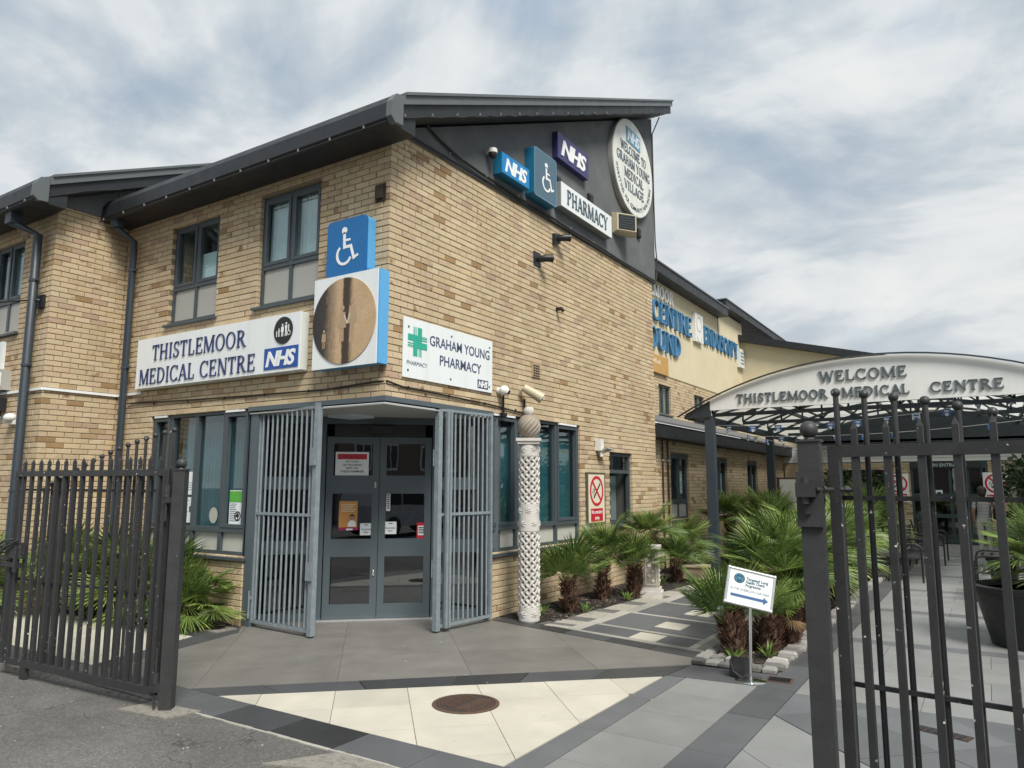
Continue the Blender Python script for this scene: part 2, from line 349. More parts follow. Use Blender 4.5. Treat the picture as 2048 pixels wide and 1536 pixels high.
STEELB = mat("blue_grey_letters", (0.075, 0.11, 0.14), 0.45, var=0.2, fine=0)
BLUE = mat("sign_blue", (0.0, 0.125, 0.36), 0.3, var=0.06, fine=0)
BLUE_E = mat("sign_edge_light_blue", (0.10, 0.36, 0.66), 0.35, var=0.08, fine=0)
NHSB = mat("health_logo_blue", (0.006, 0.07, 0.33), 0.35, var=0.06, fine=0)
PURP = mat("faded_purple_blue", (0.035, 0.033, 0.13), 0.4, var=0.1, fine=0)
SLATE = mat("slate_sign_face", (0.065, 0.125, 0.175), 0.35, var=0.12, fine=0)
TEALB = mat("teal_blue_box", (0.015, 0.15, 0.27), 0.35, var=0.1, fine=0)
FADEB = mat("faded_blue", (0.13, 0.28, 0.40), 0.5, var=0.2, scale=12, fine=0)
PALEB = mat("pale_letters", (0.55, 0.65, 0.70), 0.5, fine=0)
LETW = mat("white_letters", (0.80, 0.82, 0.82), 0.4, fine=0)
GREEN = mat("pharmacy_green", (0.02, 0.36, 0.25), 0.4, fine=0, var=0.05)
GREYT = mat("dark_blue_grey_letters", (0.055, 0.075, 0.145), 0.4, fine=0)
RED = mat("sign_red", (0.50, 0.015, 0.035), 0.4, fine=0, var=0.06)
BLK = mat("black_print", (0.012, 0.012, 0.013), 0.5, fine=0)
IVORY = mat("ivory_print", (0.70, 0.64, 0.50), 0.4, fine=0, var=0.05)
GATEP = paint_mat("gate_paint", (0.033, 0.034, 0.036))
POSTP = paint_mat("gate_post_paint", (0.041, 0.042, 0.044), amt=0.75)
BLACKM = mat("black_cable", (0.012, 0.012, 0.012), 0.5, fine=0)
BLACKP = mat("black_plastic", (0.014, 0.015, 0.017), 0.45)
PIPE = mat("blue_grey_downpipe", (0.037, 0.051, 0.066), 0.4, var=0.12, scale=3)
COPPER = mat("brown_copper_pipe", (0.055, 0.03, 0.02), 0.5)
CREAMP = mat("cream_plastic", (0.52, 0.46, 0.33), 0.45, var=0.08)
TERRA = mat("terracotta_vent", (0.42, 0.30, 0.19), 0.8)
CHROME = mat("chrome", (0.75, 0.75, 0.75), 0.15, 1.0, var=0.03, fine=0)
SILVER = mat("brushed_aluminium", (0.62, 0.63, 0.64), 0.35, 0.7, var=0.05, fine=0)
CARVE = mat("white_carved_stone", (0.58, 0.56, 0.53), 0.75, var=0.1, dirt=(0.33, 0.31, 0.28), dirt_amt=0.4, dscale=8)
CARVE_D = mat("lattice_shade_stone", (0.16, 0.145, 0.125), 0.9, var=0.2)  # stone colour darkened to imitate shade behind the column lattice
BALLS = mat("ribbed_stone_ball", (0.33, 0.285, 0.235), 0.7, var=0.15, dirt=(0.16, 0.13, 0.10), dirt_amt=0.5, dscale=9)
LEAF = leaf_mat("palm_leaf", (0.045, 0.10, 0.030), (0.27, 0.37, 0.10))
BUSH = leaf_mat("hedge_leaf", (0.012, 0.03, 0.012), (0.05, 0.095, 0.025))
TRUNK = mat("palm_trunk_fibre", (0.075, 0.042, 0.028), 0.95, var=0.4, scale=25, bump=0.8)
STUB = mat("dry_leaf_base", (0.145, 0.066, 0.04), 0.9, var=0.45, scale=30)
SOIL = mat("dark_bark_mulch", (0.022, 0.019, 0.017), 0.95, var=0.4, scale=30, bump=0.9, bscale=60)
TARMAC = tarmac_mat()
JOINT = mat("paving_joint", (0.11, 0.105, 0.095), 0.95, var=0.25, scale=20)
BROWN_T = stone_mat("brown_grey_tile", (0.185, 0.177, 0.163))
CREAM_T = stone_mat("cream_tile", (0.565, 0.54, 0.455), smudge=0.22)
DARK_T = stone_mat("dark_grey_tile", (0.066, 0.070, 0.075), var=0.22)
MID_T = stone_mat("mid_grey_tile", (0.135, 0.142, 0.15), var=0.1)
LIGHT_T = stone_mat("light_grey_tile", (0.245, 0.25, 0.245), var=0.08)
PALE_T = stone_mat("pale_grey_tile", (0.25, 0.256, 0.252), var=0.06)
BAND_T = stone_mat("pale_band_tile", (0.44, 0.425, 0.385), var=0.12)
SETT = stone_mat("granite_sett", (0.32, 0.31, 0.295), var=0.45, rough=0.8, grain=0.25)
CONC = mat("rough_concrete", (0.25, 0.235, 0.205), 0.95, var=0.25, scale=45, bump=1.0, bscale=70, dirt=(0.09, 0.085, 0.08), dirt_amt=0.7, dscale=22)
IRON = mat("rusty_cast_iron", (0.095, 0.058, 0.042), 0.7, var=0.3, scale=20, bump=0.3)
CAN_STEEL = mat("canopy_steel", (0.026, 0.036, 0.044), 0.45, var=0.15)
MID_D = stone_mat("mid_dark_tile", (0.098, 0.103, 0.110), var=.16)
BLACK_T = stone_mat("near_black_tile", (0.036, 0.037, 0.039), var=.12)
PEB_T = mat("pebble_strip", (0.38, 0.36, 0.31), .8, var=.5, scale=22, bump=.6, bscale=30)
PEB_D = mat("dark_pebble_strip", (0.14, 0.14, 0.135), .8, var=.5, scale=22, bump=.6, bscale=30)
IRON_D = mat("dark_cast_iron", (0.045, 0.032, 0.026), .75, var=.3, scale=20)
def chip_mat():
    m, n, l, b = newmat("mulch_chip"); at = n.new("ShaderNodeAttribute"); at.attribute_name = "Col"
    l.new(mix(n, l, 1.0, at.outputs["Color"], (.035, .028, .023), 'MULTIPLY'), b.inputs["Base Color"]); b.inputs["Roughness"].default_value = .9; return m
CHIP = chip_mat()
DRYLEAF = leaf_mat("dry_palm_leaf", (0.14, 0.085, 0.045), (0.30, 0.20, 0.10), 0.2, 0.7)
BLIND_D = mat("dim_teal_drape", (0.10, 0.14, 0.14), .9, var=.2)
CLIPG = mat("dull_clip_metal", (0.20, 0.20, 0.20), .5)
# ------------------------------------------------------------------ ground
g = MB(); g.poly([(-300, -300, -0.03), (300, -300, -0.03), (300, 300, -0.03), (-300, 300, -0.03)])
tag(g.build("ground", TARMAC), kind="structure")
g = MB(); g.slab([(-40, -9.2), (40, -9.2), (40, -2.345), (-40, -2.345)], -0.025, -0.004)
tag(g.build("pavement", TARMAC), kind="structure")
# ------------------------------------------------------------------ the medical centre
bld = thing("medical_centre_building", "two storey buff brick medical centre with dark mono-pitch roofs and a corner entrance", "building")
BRICKS = []      # (matrix, u0, u1, z0, z1)
BCOLS = [(0.555, 0.445, 0.285), (0.58, 0.47, 0.31), (0.54, 0.425, 0.265), (0.565, 0.445, 0.30), (0.55, 0.425, 0.29), (0.59, 0.485, 0.325)]
def bcol():
    t = rnd.random()
    if t < 0.018: c = (0.34, 0.225, 0.115)
    elif t < 0.05: c = (0.42, 0.31, 0.18)
    elif t < 0.11: c = (0.47, 0.345, 0.245)
    else: c = rnd.choice(BCOLS)
    k = rnd.uniform(0.95, 1.06); a = rnd.random()
    return (c[0]*k, c[1]*k, c[2]*k, 0.85 if a < .08 else (0.25 if a < .25 else 0.0))
def brick_wall(Mx, u0, u1, z0, z1, ops=(), cmin=None, cmax=None, back=0.1):
    """cmin / cmax: parity of the courses that run through to that end (quoins)"""
    k = 0
    while z0+k*0.075 < z1-0.02:
        zb = z0+k*0.075; zt = min(zb+0.065, z1)
        a0 = u0+(0.1125 if cmin is not None and k % 2 != cmin else 0)
        a1 = u1-(0.1125 if cmax is not None and k % 2 != cmax else 0)
        segs = [(a0, a1)]
        zc = zb+0.033
        for (o0, o1, p0, p1) in ops:
            if p0 < zc < p1:
                ns = []
                for (s0, s1) in segs:
                    if o1 <= s0 or o0 >= s1: ns.append((s0, s1)); continue
                    if o0 > s0: ns.append((s0, o0+0.003))
                    if o1 < s1: ns.append((o1-0.003, s1))
                segs = ns
        sh = 0.1125*(k % 2)
        if cmin is None and cmax is not None: base = u1-0.215-(0 if k % 2 == cmax else 0.1125)
        else: base = u0+sh
        j0 = math.floor((a0-base)/0.225)-1
        j = j0
        while base+j*0.225 < a1+.01:
            b0, b1 = base+j*0.225, base+j*0.225+0.215
            for (s0, s1) in segs:
                c0, c1 = max(b0, s0), min(b1, s1)
                if s1-c1 < 0.013: c1 = s1
                if c0-s0 < 0.013: c0 = s0
                if c1-c0 > 0.028: BRICKS.append((Mx, c0, c1, zb, zt))
            j += 1
        k += 1
    us = sorted({u0, u1} | {o for p in ops for o in p[:2] if u0 < o < u1}); zs = sorted({z0, z1} | {o for p in ops for o in p[2:] if z0 < o < z1})
    mb = MB(); Y = 0.007
    inn = lambda u, z: any(o[0] < u < o[1] and o[2] < z < o[3] for o in ops)
    for i in range(len(us)-1):
        for q in range(len(zs)-1):
            if not inn((us[i]+us[i+1])/2, (zs[q]+zs[q+1])/2):
                mb.poly([(us[i], Y, zs[q]), (us[i+1], Y, zs[q]), (us[i+1], Y, zs[q+1]), (us[i], Y, zs[q+1])])
    for (o0, o1, p0, p1) in ops:
        q0, q1 = max(o0, u0), min(o1, u1)
        for (a, b) in (((o0, p0), (o0, p1)), ((o1, p1), (o1, p0)), ((q0, p1), (q1, p1)), ((q1, p0), (q0, p0))):
            if not (u0 <= a[0] <= u1 and u0 <= b[0] <= u1): continue
            mb.poly([(a[0], Y, a[1]), (b[0], Y, b[1]), (b[0], back+.004, b[1]), (a[0], back+.004, a[1])])
    mb.build("wall", MORTAR, bld, Mx)
# openings (u0, u1, z0, z1)
W1, W2 = (-4.15, -3.07, 3.90, 5.33), (-2.24, -1.125, 3.90, 5.36)
GL, GLo = (-4.38, -2.25, 0.80, 2.645), (-2.25, 0.3, -0.3, 2.645)
GR, GRo, SD = (2.05, 4.56, 0.80, 2.645), (-0.3, 2.05, -0.3, 2.645), (5.64, 6.60, 1.0, 2.25)
brick_wall(ML, -5.42, 0, 0, 5.77, [W1, W2, GL, GLo], cmax=1)
brick_wall(MR, 0, 7.75, 0, 5.75, [GR, GRo, SD], cmin=0)
RET = wallR(-5.3); brick_wall(RET, -1.02, 0, 0, 5.58, [], cmin=0)
LB = wallL(-1.02); LW1, LW2 = (-7.15, -6.20, 3.86, 5.27), (-8.3, -6.45, 0.9, 2.75)
brick_wall(LB, -11.0, -5.3, 0, 5.6, [LW1, LW2], cmax=1)
WG = wallR(-0.25)
NW = [(9.2, 10.35, 0.95, 2.36), (12.15, 13.3, 0.95, 2.36), (15.2, 16.3, 0.95, 2.36)]
brick_wall(WG, 7.75, 19.6, 0, 2.85, NW)
UW = wallR(-1.5)
UWN = [(11.82, 12.70, 3.50, 4.27), (14.55, 15.45, 3.50, 4.27), (17.75, 18.6, 3.50, 4.27)]
brick_wall(UW, 7.9, 19.6, 3.3, 4.53, UWN)
brick_wall(wallL(19.55), -0.2, 9.5, 0, 2.4, [(3.45, 5.45, -0.1, 2.4), (1.5, 2.75, 0.9, 2.2)])
# bricks: the 300 that show largest one by one, the rest as one part
HID = [(ML, -4.65, -1.2, 3.0, 3.75), (ML, -1.0, 0.02, 2.98, 4.70), (MR, .25, 2.03, 2.86, 3.58), (MR, 2.2, 3.0, 0, .8)]
def bscore(b):
    Mx, u0, u1, z0, z1 = b
    if Mx is not ML and Mx is not MR: return 0
    for (m, a, c, d, e) in HID:
        if Mx is m and a < (u0+u1)/2 < c and d < (z0+z1)/2 < e: return 0
    if Mx is ML and z1 > 5.3: return 0
    p = Mx @ Vector(((u0+u1)/2, 0, (z0+z1)/2)); d = CAM-p; L = d.length
    nrm = Mx.to_3x3() @ Vector((0, -1, 0))
    return (u1-u0)*max(0, d.normalized().dot(nrm))/L**2
order = sorted(range(len(BRICKS)), key=lambda i: -bscore(BRICKS[i]))
single = set(order[:300])
def put_brick(mb, u0, u1, z0, z1, c):
    y = rnd.uniform(-0.0025, 0.0025); t = rnd.uniform(-.0015, .0015)
    e = 0.004                                                    # worn arris round the face
    vs = [(u0+e, y, z0+e), (u1-e, y+t, z0+e), (u1-e, y+t, z1-e), (u0+e, y, z1-e),
          (u0, y+e, z0), (u1, y+t+e, z0), (u1, y+t+e, z1), (u0, y+e, z1),
          (u0, 0.1, z0), (u1, 0.1, z0), (u1, 0.1, z1), (u0, 0.1, z1)]
    fs = [(0, 1, 2, 3)]+[(q, 4+q, 4+(q+1) % 4, (q+1) % 4) for q in range(4)]+[(4+q, 8+q, 8+(q+1) % 4, 4+(q+1) % 4) for q in range(4)]
    mb.faces(vs, fs, c)
pool = {}
rest = {}
for i, (Mx, u0, u1, z0, z1) in enumerate(BRICKS):
    if i in single:
        key = (round(u1-u0, 2), rnd.randrange(9))
        if key not in pool:
            mb = MB(); w = key[0]/2; put_brick(mb, -w, w, 0, 0.065, bcol()); pool[key] = mb.mesh("brick", BR)
        link("brick", pool[key], bld, Mx @ T((u0+u1)/2, 0, z0))
    else:
        mb = rest.setdefault(0, MB()); t = MB(); put_brick(t, u0, u1, z0, z1, bcol())
        mb.faces([Mx @ Vector(v) for v in t.v], t.f, t.c[0])
tag(rest[0].build("brickwork", BR, bld), kind="stuff")
# ---- render, roofs
def yz_prism(mb, pts, x0, x1, mi=0):
    """outline in world y-z, x0..x1"""
    mb.prism([(p[0], p[1]) for p in pts], 0, x1-x0, None, T(x1, 0, 0) @ RZ(PI/2), mi)
SL = 0.457
rz = lambda y: 5.60+(y+0.26)*SL            # underside of the main verge board
mb = MB(); yz_prism(mb, [(-0.02, 5.753), (7.9, 5.753), (7.9, rz(7.9)-.02), (-0.02, rz(-0.02)-.02)], -0.12, 0.022)
gable = mb.build("gable_render", RENDER_D, bld)
mb = MB(); mb.box(-0.012, 0.034, -0.02, 7.9, 5.735, 5.752); mb.build("drip_bead", FASCIA, bld)
mb = MB(); mb.box(-5.3, -0.12, 7.7, 7.9, 0, 9.2); mb.box(-5.2, -0.2, 7.1, 7.69, 5.8, 6.2); mb.build("rear_backing_wall", RENDER_D, bld)
def mono_roof(x0, x1, yA, yB, zA, h=0.27, ver=0.05):
    z = lambda y: zA+(y-yA)*SL
    roof = MB(); yz_prism(roof, [(yA+.12, z(yA+.12)+h-.04), (yB, z(yB)+h-.04), (yB, z(yB)+h+.02), (yA+.12, z(yA+.12)+h+.02)], x0, x1-.02)
    r = roof.build("roof", FASC_L, bld)
    b = MB(); yz_prism(b, [(yA+.10, z(yA+.10)), (yB, z(yB)), (yB, z(yB)+h*0.62), (yA+.10, z(yA+.10)+h*.62)], x1-.03, x1); b.build("verge_board", FASCIA, r)
    f = MB(); yz_prism(f, [(yA+.17, z(yA+.17)+h*.60), (yB+.02, z(yB)+h*.62), (yB+.02, z(yB)+h+.02), (yA+.17, z(yA+.17)+h+.01)], x1-.02, x1+.035)
    yz_prism(f, [(yA+.2, z(yA+.2)+h-.005), (yB+.03, z(yB)+h+.0), (yB+.03, z(yB)+h+.035), (yA+.2, z(yA+.2)+h+.03)], x1-.06, x1+.06); f.build("verge_flashing", FASC_L, r)
    s = MB(); yz_prism(s, [(yA+.12, z(yA+.12)+.01), (yB-.05, z(yB-.05)+.01), (yB-.05, z(yB-.05)+.03), (yA+.12, z(yA+.12)+.03)], x0, x1-.031); s.build("soffit", SOFF, r)
    # eaves: deep rounded gutter box
    zb = z(yA); e = MB()
    prof = [(yA+.42, zb-.02), (yA+.03, zb-.02), (yA-.02, zb+.03), (yA-.01, zb+h*.75), (yA+.05, zb+h+.03), (yA+.14, zb+h+.05), (yA+.42, zb+h*1.1)]
    yz_prism(e, prof, x0, x1-.002); e.build("eaves_fascia", FASCIA, r)
    c = MB(); yz_prism(c, [(p[0]-.004 if i in (2, 3) else p[0], p[1]) for i, p in enumerate([(yA+.16, zb-.012), (yA+.03, zb-.024), (yA-.026, zb+.03), (yA-.016, zb+h*.75), (yA+.05, zb+h+.036), (yA+.16, zb+h+.055)])], x1-.03, x1+.05)
    c.build("corner_cap", FASC_L, r)
    return r
mono_roof(-5.38, 0.35, -0.42, 8.18, 5.535)
mono_roof(-12, -5.02, -1.47, 7.0, 5.47)
mb = MB(); yz_prism(mb, [(-1.035, 5.582), (5.0, 5.582), (5.0, 5.47+6.4*SL), (-1.035, 5.47+.43*SL)], -5.42, -5.285); mb.build("gable_render", RENDER_D, bld)
# ---- wing: lean-to roof, upper wall, cross wing
mb = MB(); mb.box(-.26, 0.06, 7.76, 19.55, 2.63, 2.90); fw_ = mb.build("wing_fascia", FASCIA, bld)
mb = MB()
mb.faces([(0.09, 7.75, 2.905), (0.09, 19.55, 2.905), (-1.52, 19.55, 3.42), (-1.52, 7.75, 3.42), (0.09, 7.75, 2.945), (0.09, 19.55, 2.945), (-1.52, 19.55, 3.46), (-1.52, 7.75, 3.46)], [(0, 3, 2, 1), (4, 5, 6, 7), (0, 1, 5, 4), (0, 4, 7, 3), (1, 2, 6, 5)])
mb.build("wing_roof", mat("lead_grey_roof", (0.13, 0.135, 0.14), 0.6, var=0.25), bld)
mb = MB(); mb.box(-1.75, -1.485, 7.9, 16.85, 4.535, 7.22); mb.box(-1.75, -1.49, 16.85, 19.8, 4.535, 7.3); mb.build("cream_wall", CREAM_R, bld)
mb = MB(); mb.box(-5.5, -1.12, 7.9, 16.95, 6.98, 7.22); mb.build("upper_roof", FASCIA, bld)
mb = MB(); mb.box(-5.5, -1.09, 7.9, 16.98, 7.223, 7.26); mb.build("upper_roof_edge", FASC_L, bld)
mb = MB(); mb.box(-5.5, -1.18, 16.96, 27, 7.34, 7.56); mb.build("rear_roof", FASCIA, bld)
mb = MB(); mb.box(-5.5, -1.15, 16.93, 27.02, 7.563, 7.60); mb.build("rear_roof_edge", FASC_L, bld)
mb = MB(); mb.box(-1.44, -1.42, 16.84, 16.86, 6.3, 6.98); mb.build("movement_joint", BLACKM, bld)
# cross wing: cream wall facing the courtyard with a falling roof
top = lambda x: 6.62-(x+1.4)*0.252
mb = MB(); mb.prism([(-1.5, 2.95), (9.5, 2.95), (9.5, top(9.5)), (-1.5, top(-1.5))], 19.6, 19.8); mb.build("cross_wing_wall", CREAM_R, bld)
mb = MB(); mb.prism([(-1.55, top(-1.55)), (9.8, top(9.8)), (9.8, top(9.8)+.22), (-1.55, top(-1.55)+.22)], 19.3, 24); mb.build("cross_wing_roof", FASCIA, bld)
mb = MB()
for k in range(5): mb.box(-0.24, 9.5, 19.53-.004*(k % 2), 19.6, 2.42+k*0.105, 2.515+k*0.105)
mb.build("white_cladding", WHITE2, bld)
mb = MB(); mb.box(-1.7, 9.5, 21.6, 21.8, 0, 4.2); mb.box(-1.7, -1.55, 19.9, 21.59, 0, 4.4); mb.build("rear_backing_wall", CREAM_R, bld)  # backing walls added out of view to block sky leaking through gaps
# ---- windows
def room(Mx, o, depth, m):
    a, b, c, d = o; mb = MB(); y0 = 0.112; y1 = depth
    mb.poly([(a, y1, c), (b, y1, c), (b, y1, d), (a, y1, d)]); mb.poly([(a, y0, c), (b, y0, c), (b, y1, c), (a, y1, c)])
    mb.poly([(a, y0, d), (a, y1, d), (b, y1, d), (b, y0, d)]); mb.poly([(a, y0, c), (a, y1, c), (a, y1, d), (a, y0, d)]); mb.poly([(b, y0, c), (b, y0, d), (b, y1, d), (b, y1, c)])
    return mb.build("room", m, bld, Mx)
def window(Mx, o, splits, rail=None, panel=None, vent=(), f=0.055, sill=True, frame=FRAME, y0=0.055, y1=0.115, sash=()):
    """frame with mullions at splits; rail: height of the transom above opaque panels"""
    a, b, c, d = o; mb = MB()
    xs = [a]+list(splits)+[b]
    mb.box(a, b, y0, y1, d-f, d); mb.box(a, b, y0, y1, c, c+f)
    mb.box(a, a+f, y0+.001, y1, c+f, d-f); mb.box(b-f, b, y0+.001, y1, c+f, d-f)
    for x in splits: mb.box(x-f/2, x+f/2, y0+.002, y1, c+f, d-f)
    if rail: mb.box(a+f, b-f, y0-.004, y1, rail-f/2, rail+f/2)
    zlow = (rail+f/2) if rail else c+f
    wdw = mb.build("window", frame, bld, Mx)
    for i in range(len(xs)-1):
        l, r_ = xs[i]+(f if i == 0 else f/2), xs[i+1]-(f if i == len(xs)-2 else f/2)
        g = MB(); g.box(l, r_, 0.088, 0.094, zlow, d-f); g.build("pane", GLASS, wdw)
        if i in sash:
            s = MB(); w = 0.042
            for q in ((l, r_, zlow, zlow+w), (l, r_, d-f-w, d-f), (l, l+w, zlow+w, d-f-w), (r_-w, r_, zlow+w, d-f-w)): s.box(q[0], q[1], y0-.012, 0.087, q[2], q[3])
            s.build("sash", frame, wdw)
        if rail and panel:
            p = MB(); p.box(l, r_, 0.078, 0.098, c+f, rail-f/2); p.build("panel", panel, wdw)
        if i in vent:
            v = MB(); v.box(l+.01, r_-.05, y0-.03, y0-.006, d-f+.012, d-f+.04); v.build("trickle_vent", LETW, wdw)
    if sill:
        s = MB(); s.box(a-.04, b+.04, -0.05, 0.06, c-.035, c-.002); s.build("sill", FRAME, wdw)
    return wdw
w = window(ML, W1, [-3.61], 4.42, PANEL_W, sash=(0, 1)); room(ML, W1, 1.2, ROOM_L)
b = MB(); b.box(-3.57, -3.12, .10, .11, 4.45, 4.86); b.build("sky_reflection_sheet", NET, w)  # white sheet standing in for bright sky reflected low in the right pane
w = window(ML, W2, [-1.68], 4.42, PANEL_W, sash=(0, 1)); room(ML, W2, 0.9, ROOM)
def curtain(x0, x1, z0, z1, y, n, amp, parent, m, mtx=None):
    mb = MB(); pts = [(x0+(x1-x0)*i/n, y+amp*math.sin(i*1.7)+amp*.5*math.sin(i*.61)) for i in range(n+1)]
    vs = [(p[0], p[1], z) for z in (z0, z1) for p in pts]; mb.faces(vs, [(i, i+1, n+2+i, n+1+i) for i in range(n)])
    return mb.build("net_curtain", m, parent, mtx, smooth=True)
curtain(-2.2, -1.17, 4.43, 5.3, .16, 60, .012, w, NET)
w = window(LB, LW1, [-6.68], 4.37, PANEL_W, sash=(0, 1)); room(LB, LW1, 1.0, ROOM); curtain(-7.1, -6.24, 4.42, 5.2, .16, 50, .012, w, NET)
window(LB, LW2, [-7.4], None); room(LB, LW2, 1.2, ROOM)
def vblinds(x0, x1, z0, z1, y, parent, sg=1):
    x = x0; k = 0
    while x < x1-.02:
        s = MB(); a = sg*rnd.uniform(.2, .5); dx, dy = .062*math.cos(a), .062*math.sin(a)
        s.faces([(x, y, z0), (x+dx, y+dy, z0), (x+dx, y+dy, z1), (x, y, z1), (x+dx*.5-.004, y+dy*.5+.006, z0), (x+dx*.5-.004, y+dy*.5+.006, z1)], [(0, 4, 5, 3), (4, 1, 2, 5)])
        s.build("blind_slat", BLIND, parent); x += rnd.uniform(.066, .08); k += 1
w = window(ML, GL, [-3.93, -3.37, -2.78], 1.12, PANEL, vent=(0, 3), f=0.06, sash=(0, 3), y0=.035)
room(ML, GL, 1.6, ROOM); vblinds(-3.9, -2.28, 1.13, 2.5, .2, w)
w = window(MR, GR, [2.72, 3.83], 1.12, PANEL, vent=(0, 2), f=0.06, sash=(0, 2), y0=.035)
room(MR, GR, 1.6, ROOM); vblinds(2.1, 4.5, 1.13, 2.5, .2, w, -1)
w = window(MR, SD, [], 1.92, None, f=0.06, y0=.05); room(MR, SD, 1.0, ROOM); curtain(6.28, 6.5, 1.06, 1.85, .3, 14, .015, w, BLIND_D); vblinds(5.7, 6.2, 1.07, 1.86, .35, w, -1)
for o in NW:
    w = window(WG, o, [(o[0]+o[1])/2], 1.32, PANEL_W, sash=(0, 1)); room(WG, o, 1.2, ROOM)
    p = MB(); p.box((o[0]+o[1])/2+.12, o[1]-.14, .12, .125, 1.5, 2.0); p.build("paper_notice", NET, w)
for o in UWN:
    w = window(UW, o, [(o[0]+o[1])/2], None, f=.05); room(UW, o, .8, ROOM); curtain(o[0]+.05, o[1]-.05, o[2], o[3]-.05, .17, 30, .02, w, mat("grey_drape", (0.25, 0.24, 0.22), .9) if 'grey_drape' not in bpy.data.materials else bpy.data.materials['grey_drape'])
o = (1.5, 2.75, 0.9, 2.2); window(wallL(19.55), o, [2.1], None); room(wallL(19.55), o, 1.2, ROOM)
# ---- corner entrance: soffit, lintel angle, screen with double doors
mb = MB(); mb.slab([(-2.25, 0.0), (0.0, 0.0), (0.0, 2.05), (-0.3, 2.6), (-2.6, 0.6)], 2.55, 2.565); mb.build("entrance_soffit", mat("pale_soffit", (0.42, 0.42, 0.41), .8), bld)
mb = MB(); mb.box(-2.27, -0.102, -0.012, 0.10, 2.585, 2.64); mb.box(-0.10, 0.012, -0.012, 2.07, 2.586, 2.641); mb.build("steel_lintel", DOORF, bld)
mb = MB(); mb.box(-1.45, -1.05, 0.55, 0.95, 2.515, 2.549); mb.build("ceiling_light", PALEB, bld, T(0, 0, 0))
A_, B_ = Vector((-1.668, .742)), Vector((-.66, 1.652)); dd = (B_-A_).normalized()
SC = Matrix(((dd.x, -dd.y, 0, A_.x), (dd.y, dd.x, 0, A_.y), (0, 0, 1, 0), (0, 0, 0, 1)))   # local x along the screen, -y out
DW = (B_-A_).length
mb = MB(); L0, L1 = -0.93, DW+0.86
mb.box(L0, L1, -.02, .10, 2.46, 2.55); 
for x in (L0+.04, -.05, DW+.05, L1-.04): mb.box(x-.05, x+.05, -.018, .098, 0, 2.46)
for (x0, x1) in ((L0+.09, -.10), (DW+.10, L1-.09)):
    for z in (0, .82, 1.62): mb.box(x0, x1, .0, .08, z, z+(.16 if z else .1))
scr = mb.build("entrance_screen", DOORF, bld, SC)
for (x0, x1) in ((L0+.09, -.10), (DW+.10, L1-.09)):
    for z0, z1 in ((.1, .82), (.98, 1.62), (1.78, 2.46)):
        q = MB(); q.box(x0, x1, .035, .043, z0, z1); q.build("pane", GLASS_D, scr)
mb = MB(); mb.box(.10, DW-.10, -.012, .09, 2.30, 2.455); mb.box(DW/2-.12, DW/2+.16, -.10, -.013, 2.34, 2.43); mb.build("door_operator", BLACKP, bld, SC)
mb = MB(); mb.box(-.05, DW+.05, -.05, .09, 0.001, .02); mb.build("threshold", SILVER, bld, SC)
def door_leaf(x0, x1, hinge_left):
    mb = MB(); w = .085; H = 2.295
    mb.box(x0, x0+w, 0, .06, .025, H); mb.box(x1-w, x1, 0, .06, .025, H)
    for z0, z1 in ((.025, .20), (.78, 1.0), (1.57, 1.80), (2.21, H)): mb.box(x0+w, x1-w, .001, .059, z0, z1)
    d = mb.build("entrance_door", DOORF, bld, SC)
    for z0, z1 in ((.20, .78), (1.0, 1.57), (1.80, 2.21)):
        q = MB(); q.box(x0+w, x1-w, .026, .034, z0, z1); q.build("pane", GLASS_D, d)
    hx = x1-.045 if hinge_left else x0+.045
    for z in (.58, 1.68):
        if hinge_left: q = MB(); q.box(hx-.012, hx+.012, -.012, -.0005, z-.035, z+.04); q.ball((hx, -.014, z+.015), .009, 8, 5); q.build("lock", CHROME, d)
door_leaf(0.012, DW/2-.003, True); door_leaf(DW/2+.003, DW-.012, False)
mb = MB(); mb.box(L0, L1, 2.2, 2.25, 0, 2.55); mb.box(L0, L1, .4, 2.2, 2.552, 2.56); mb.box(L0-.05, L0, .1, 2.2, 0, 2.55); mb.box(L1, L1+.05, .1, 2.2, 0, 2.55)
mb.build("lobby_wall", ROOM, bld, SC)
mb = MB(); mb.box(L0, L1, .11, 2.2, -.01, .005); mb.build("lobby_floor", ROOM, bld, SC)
for q_ in ((-2.249, -2.10, .02, .13), (-.13, -.02, 1.98, 2.048)): mb = MB(); mb.box(*q_, 0, 2.56); mb.build("corner_post", DOORF, bld)
# ---- pipes, conduits and small fittings that belong to the building
def pipe(name, path, r, m, brackets=(), bm=None, n=10, off=(0, 0, 0)):
    mb = MB(); mb.tube(path, r, n); p = mb.build(name, m, bld, angle=40)
    for z, (x, y), d in brackets:
        q = MB(); q.lathe([(r*1.18, -.018), (r*1.18, .018)], n, (x, y, z)); q.bar((x+d[0]*.05, y+d[1]*.05, z), (x+d[0]*.13, y+d[1]*.13, z), .03, .022); q.build("bracket", bm or m, p)
    return p
pipe("downpipe", [(-5.03, -.34, 5.52), (-5.03, -.34, 5.40), (-4.96, -.10, 5.24), (-4.96, -.10, 0)], .05, PIPE, [(z, (-4.96, -.10), (1, 0)) for z in (4.8, 3.35, 1.7)])
mb = MB(); mb.box(-5.10, -4.96, -.40, -.28, 5.40, 5.53); mb.build("gutter_outlet", PIPE, bld)
pipe("downpipe", [(-5.83, -1.36, 5.42), (-5.83, -1.36, 5.32), (-5.58, -1.13, 5.16), (-5.58, -1.13, 0)], .058, PIPE, [(z, (-5.58, -1.13), (1, 0)) for z in (4.5, 3.3, 1.6)])
mb = MB(); mb.box(-5.91, -5.74, -1.43, -1.28, 5.30, 5.46); mb.build("gutter_outlet", PIPE, bld)
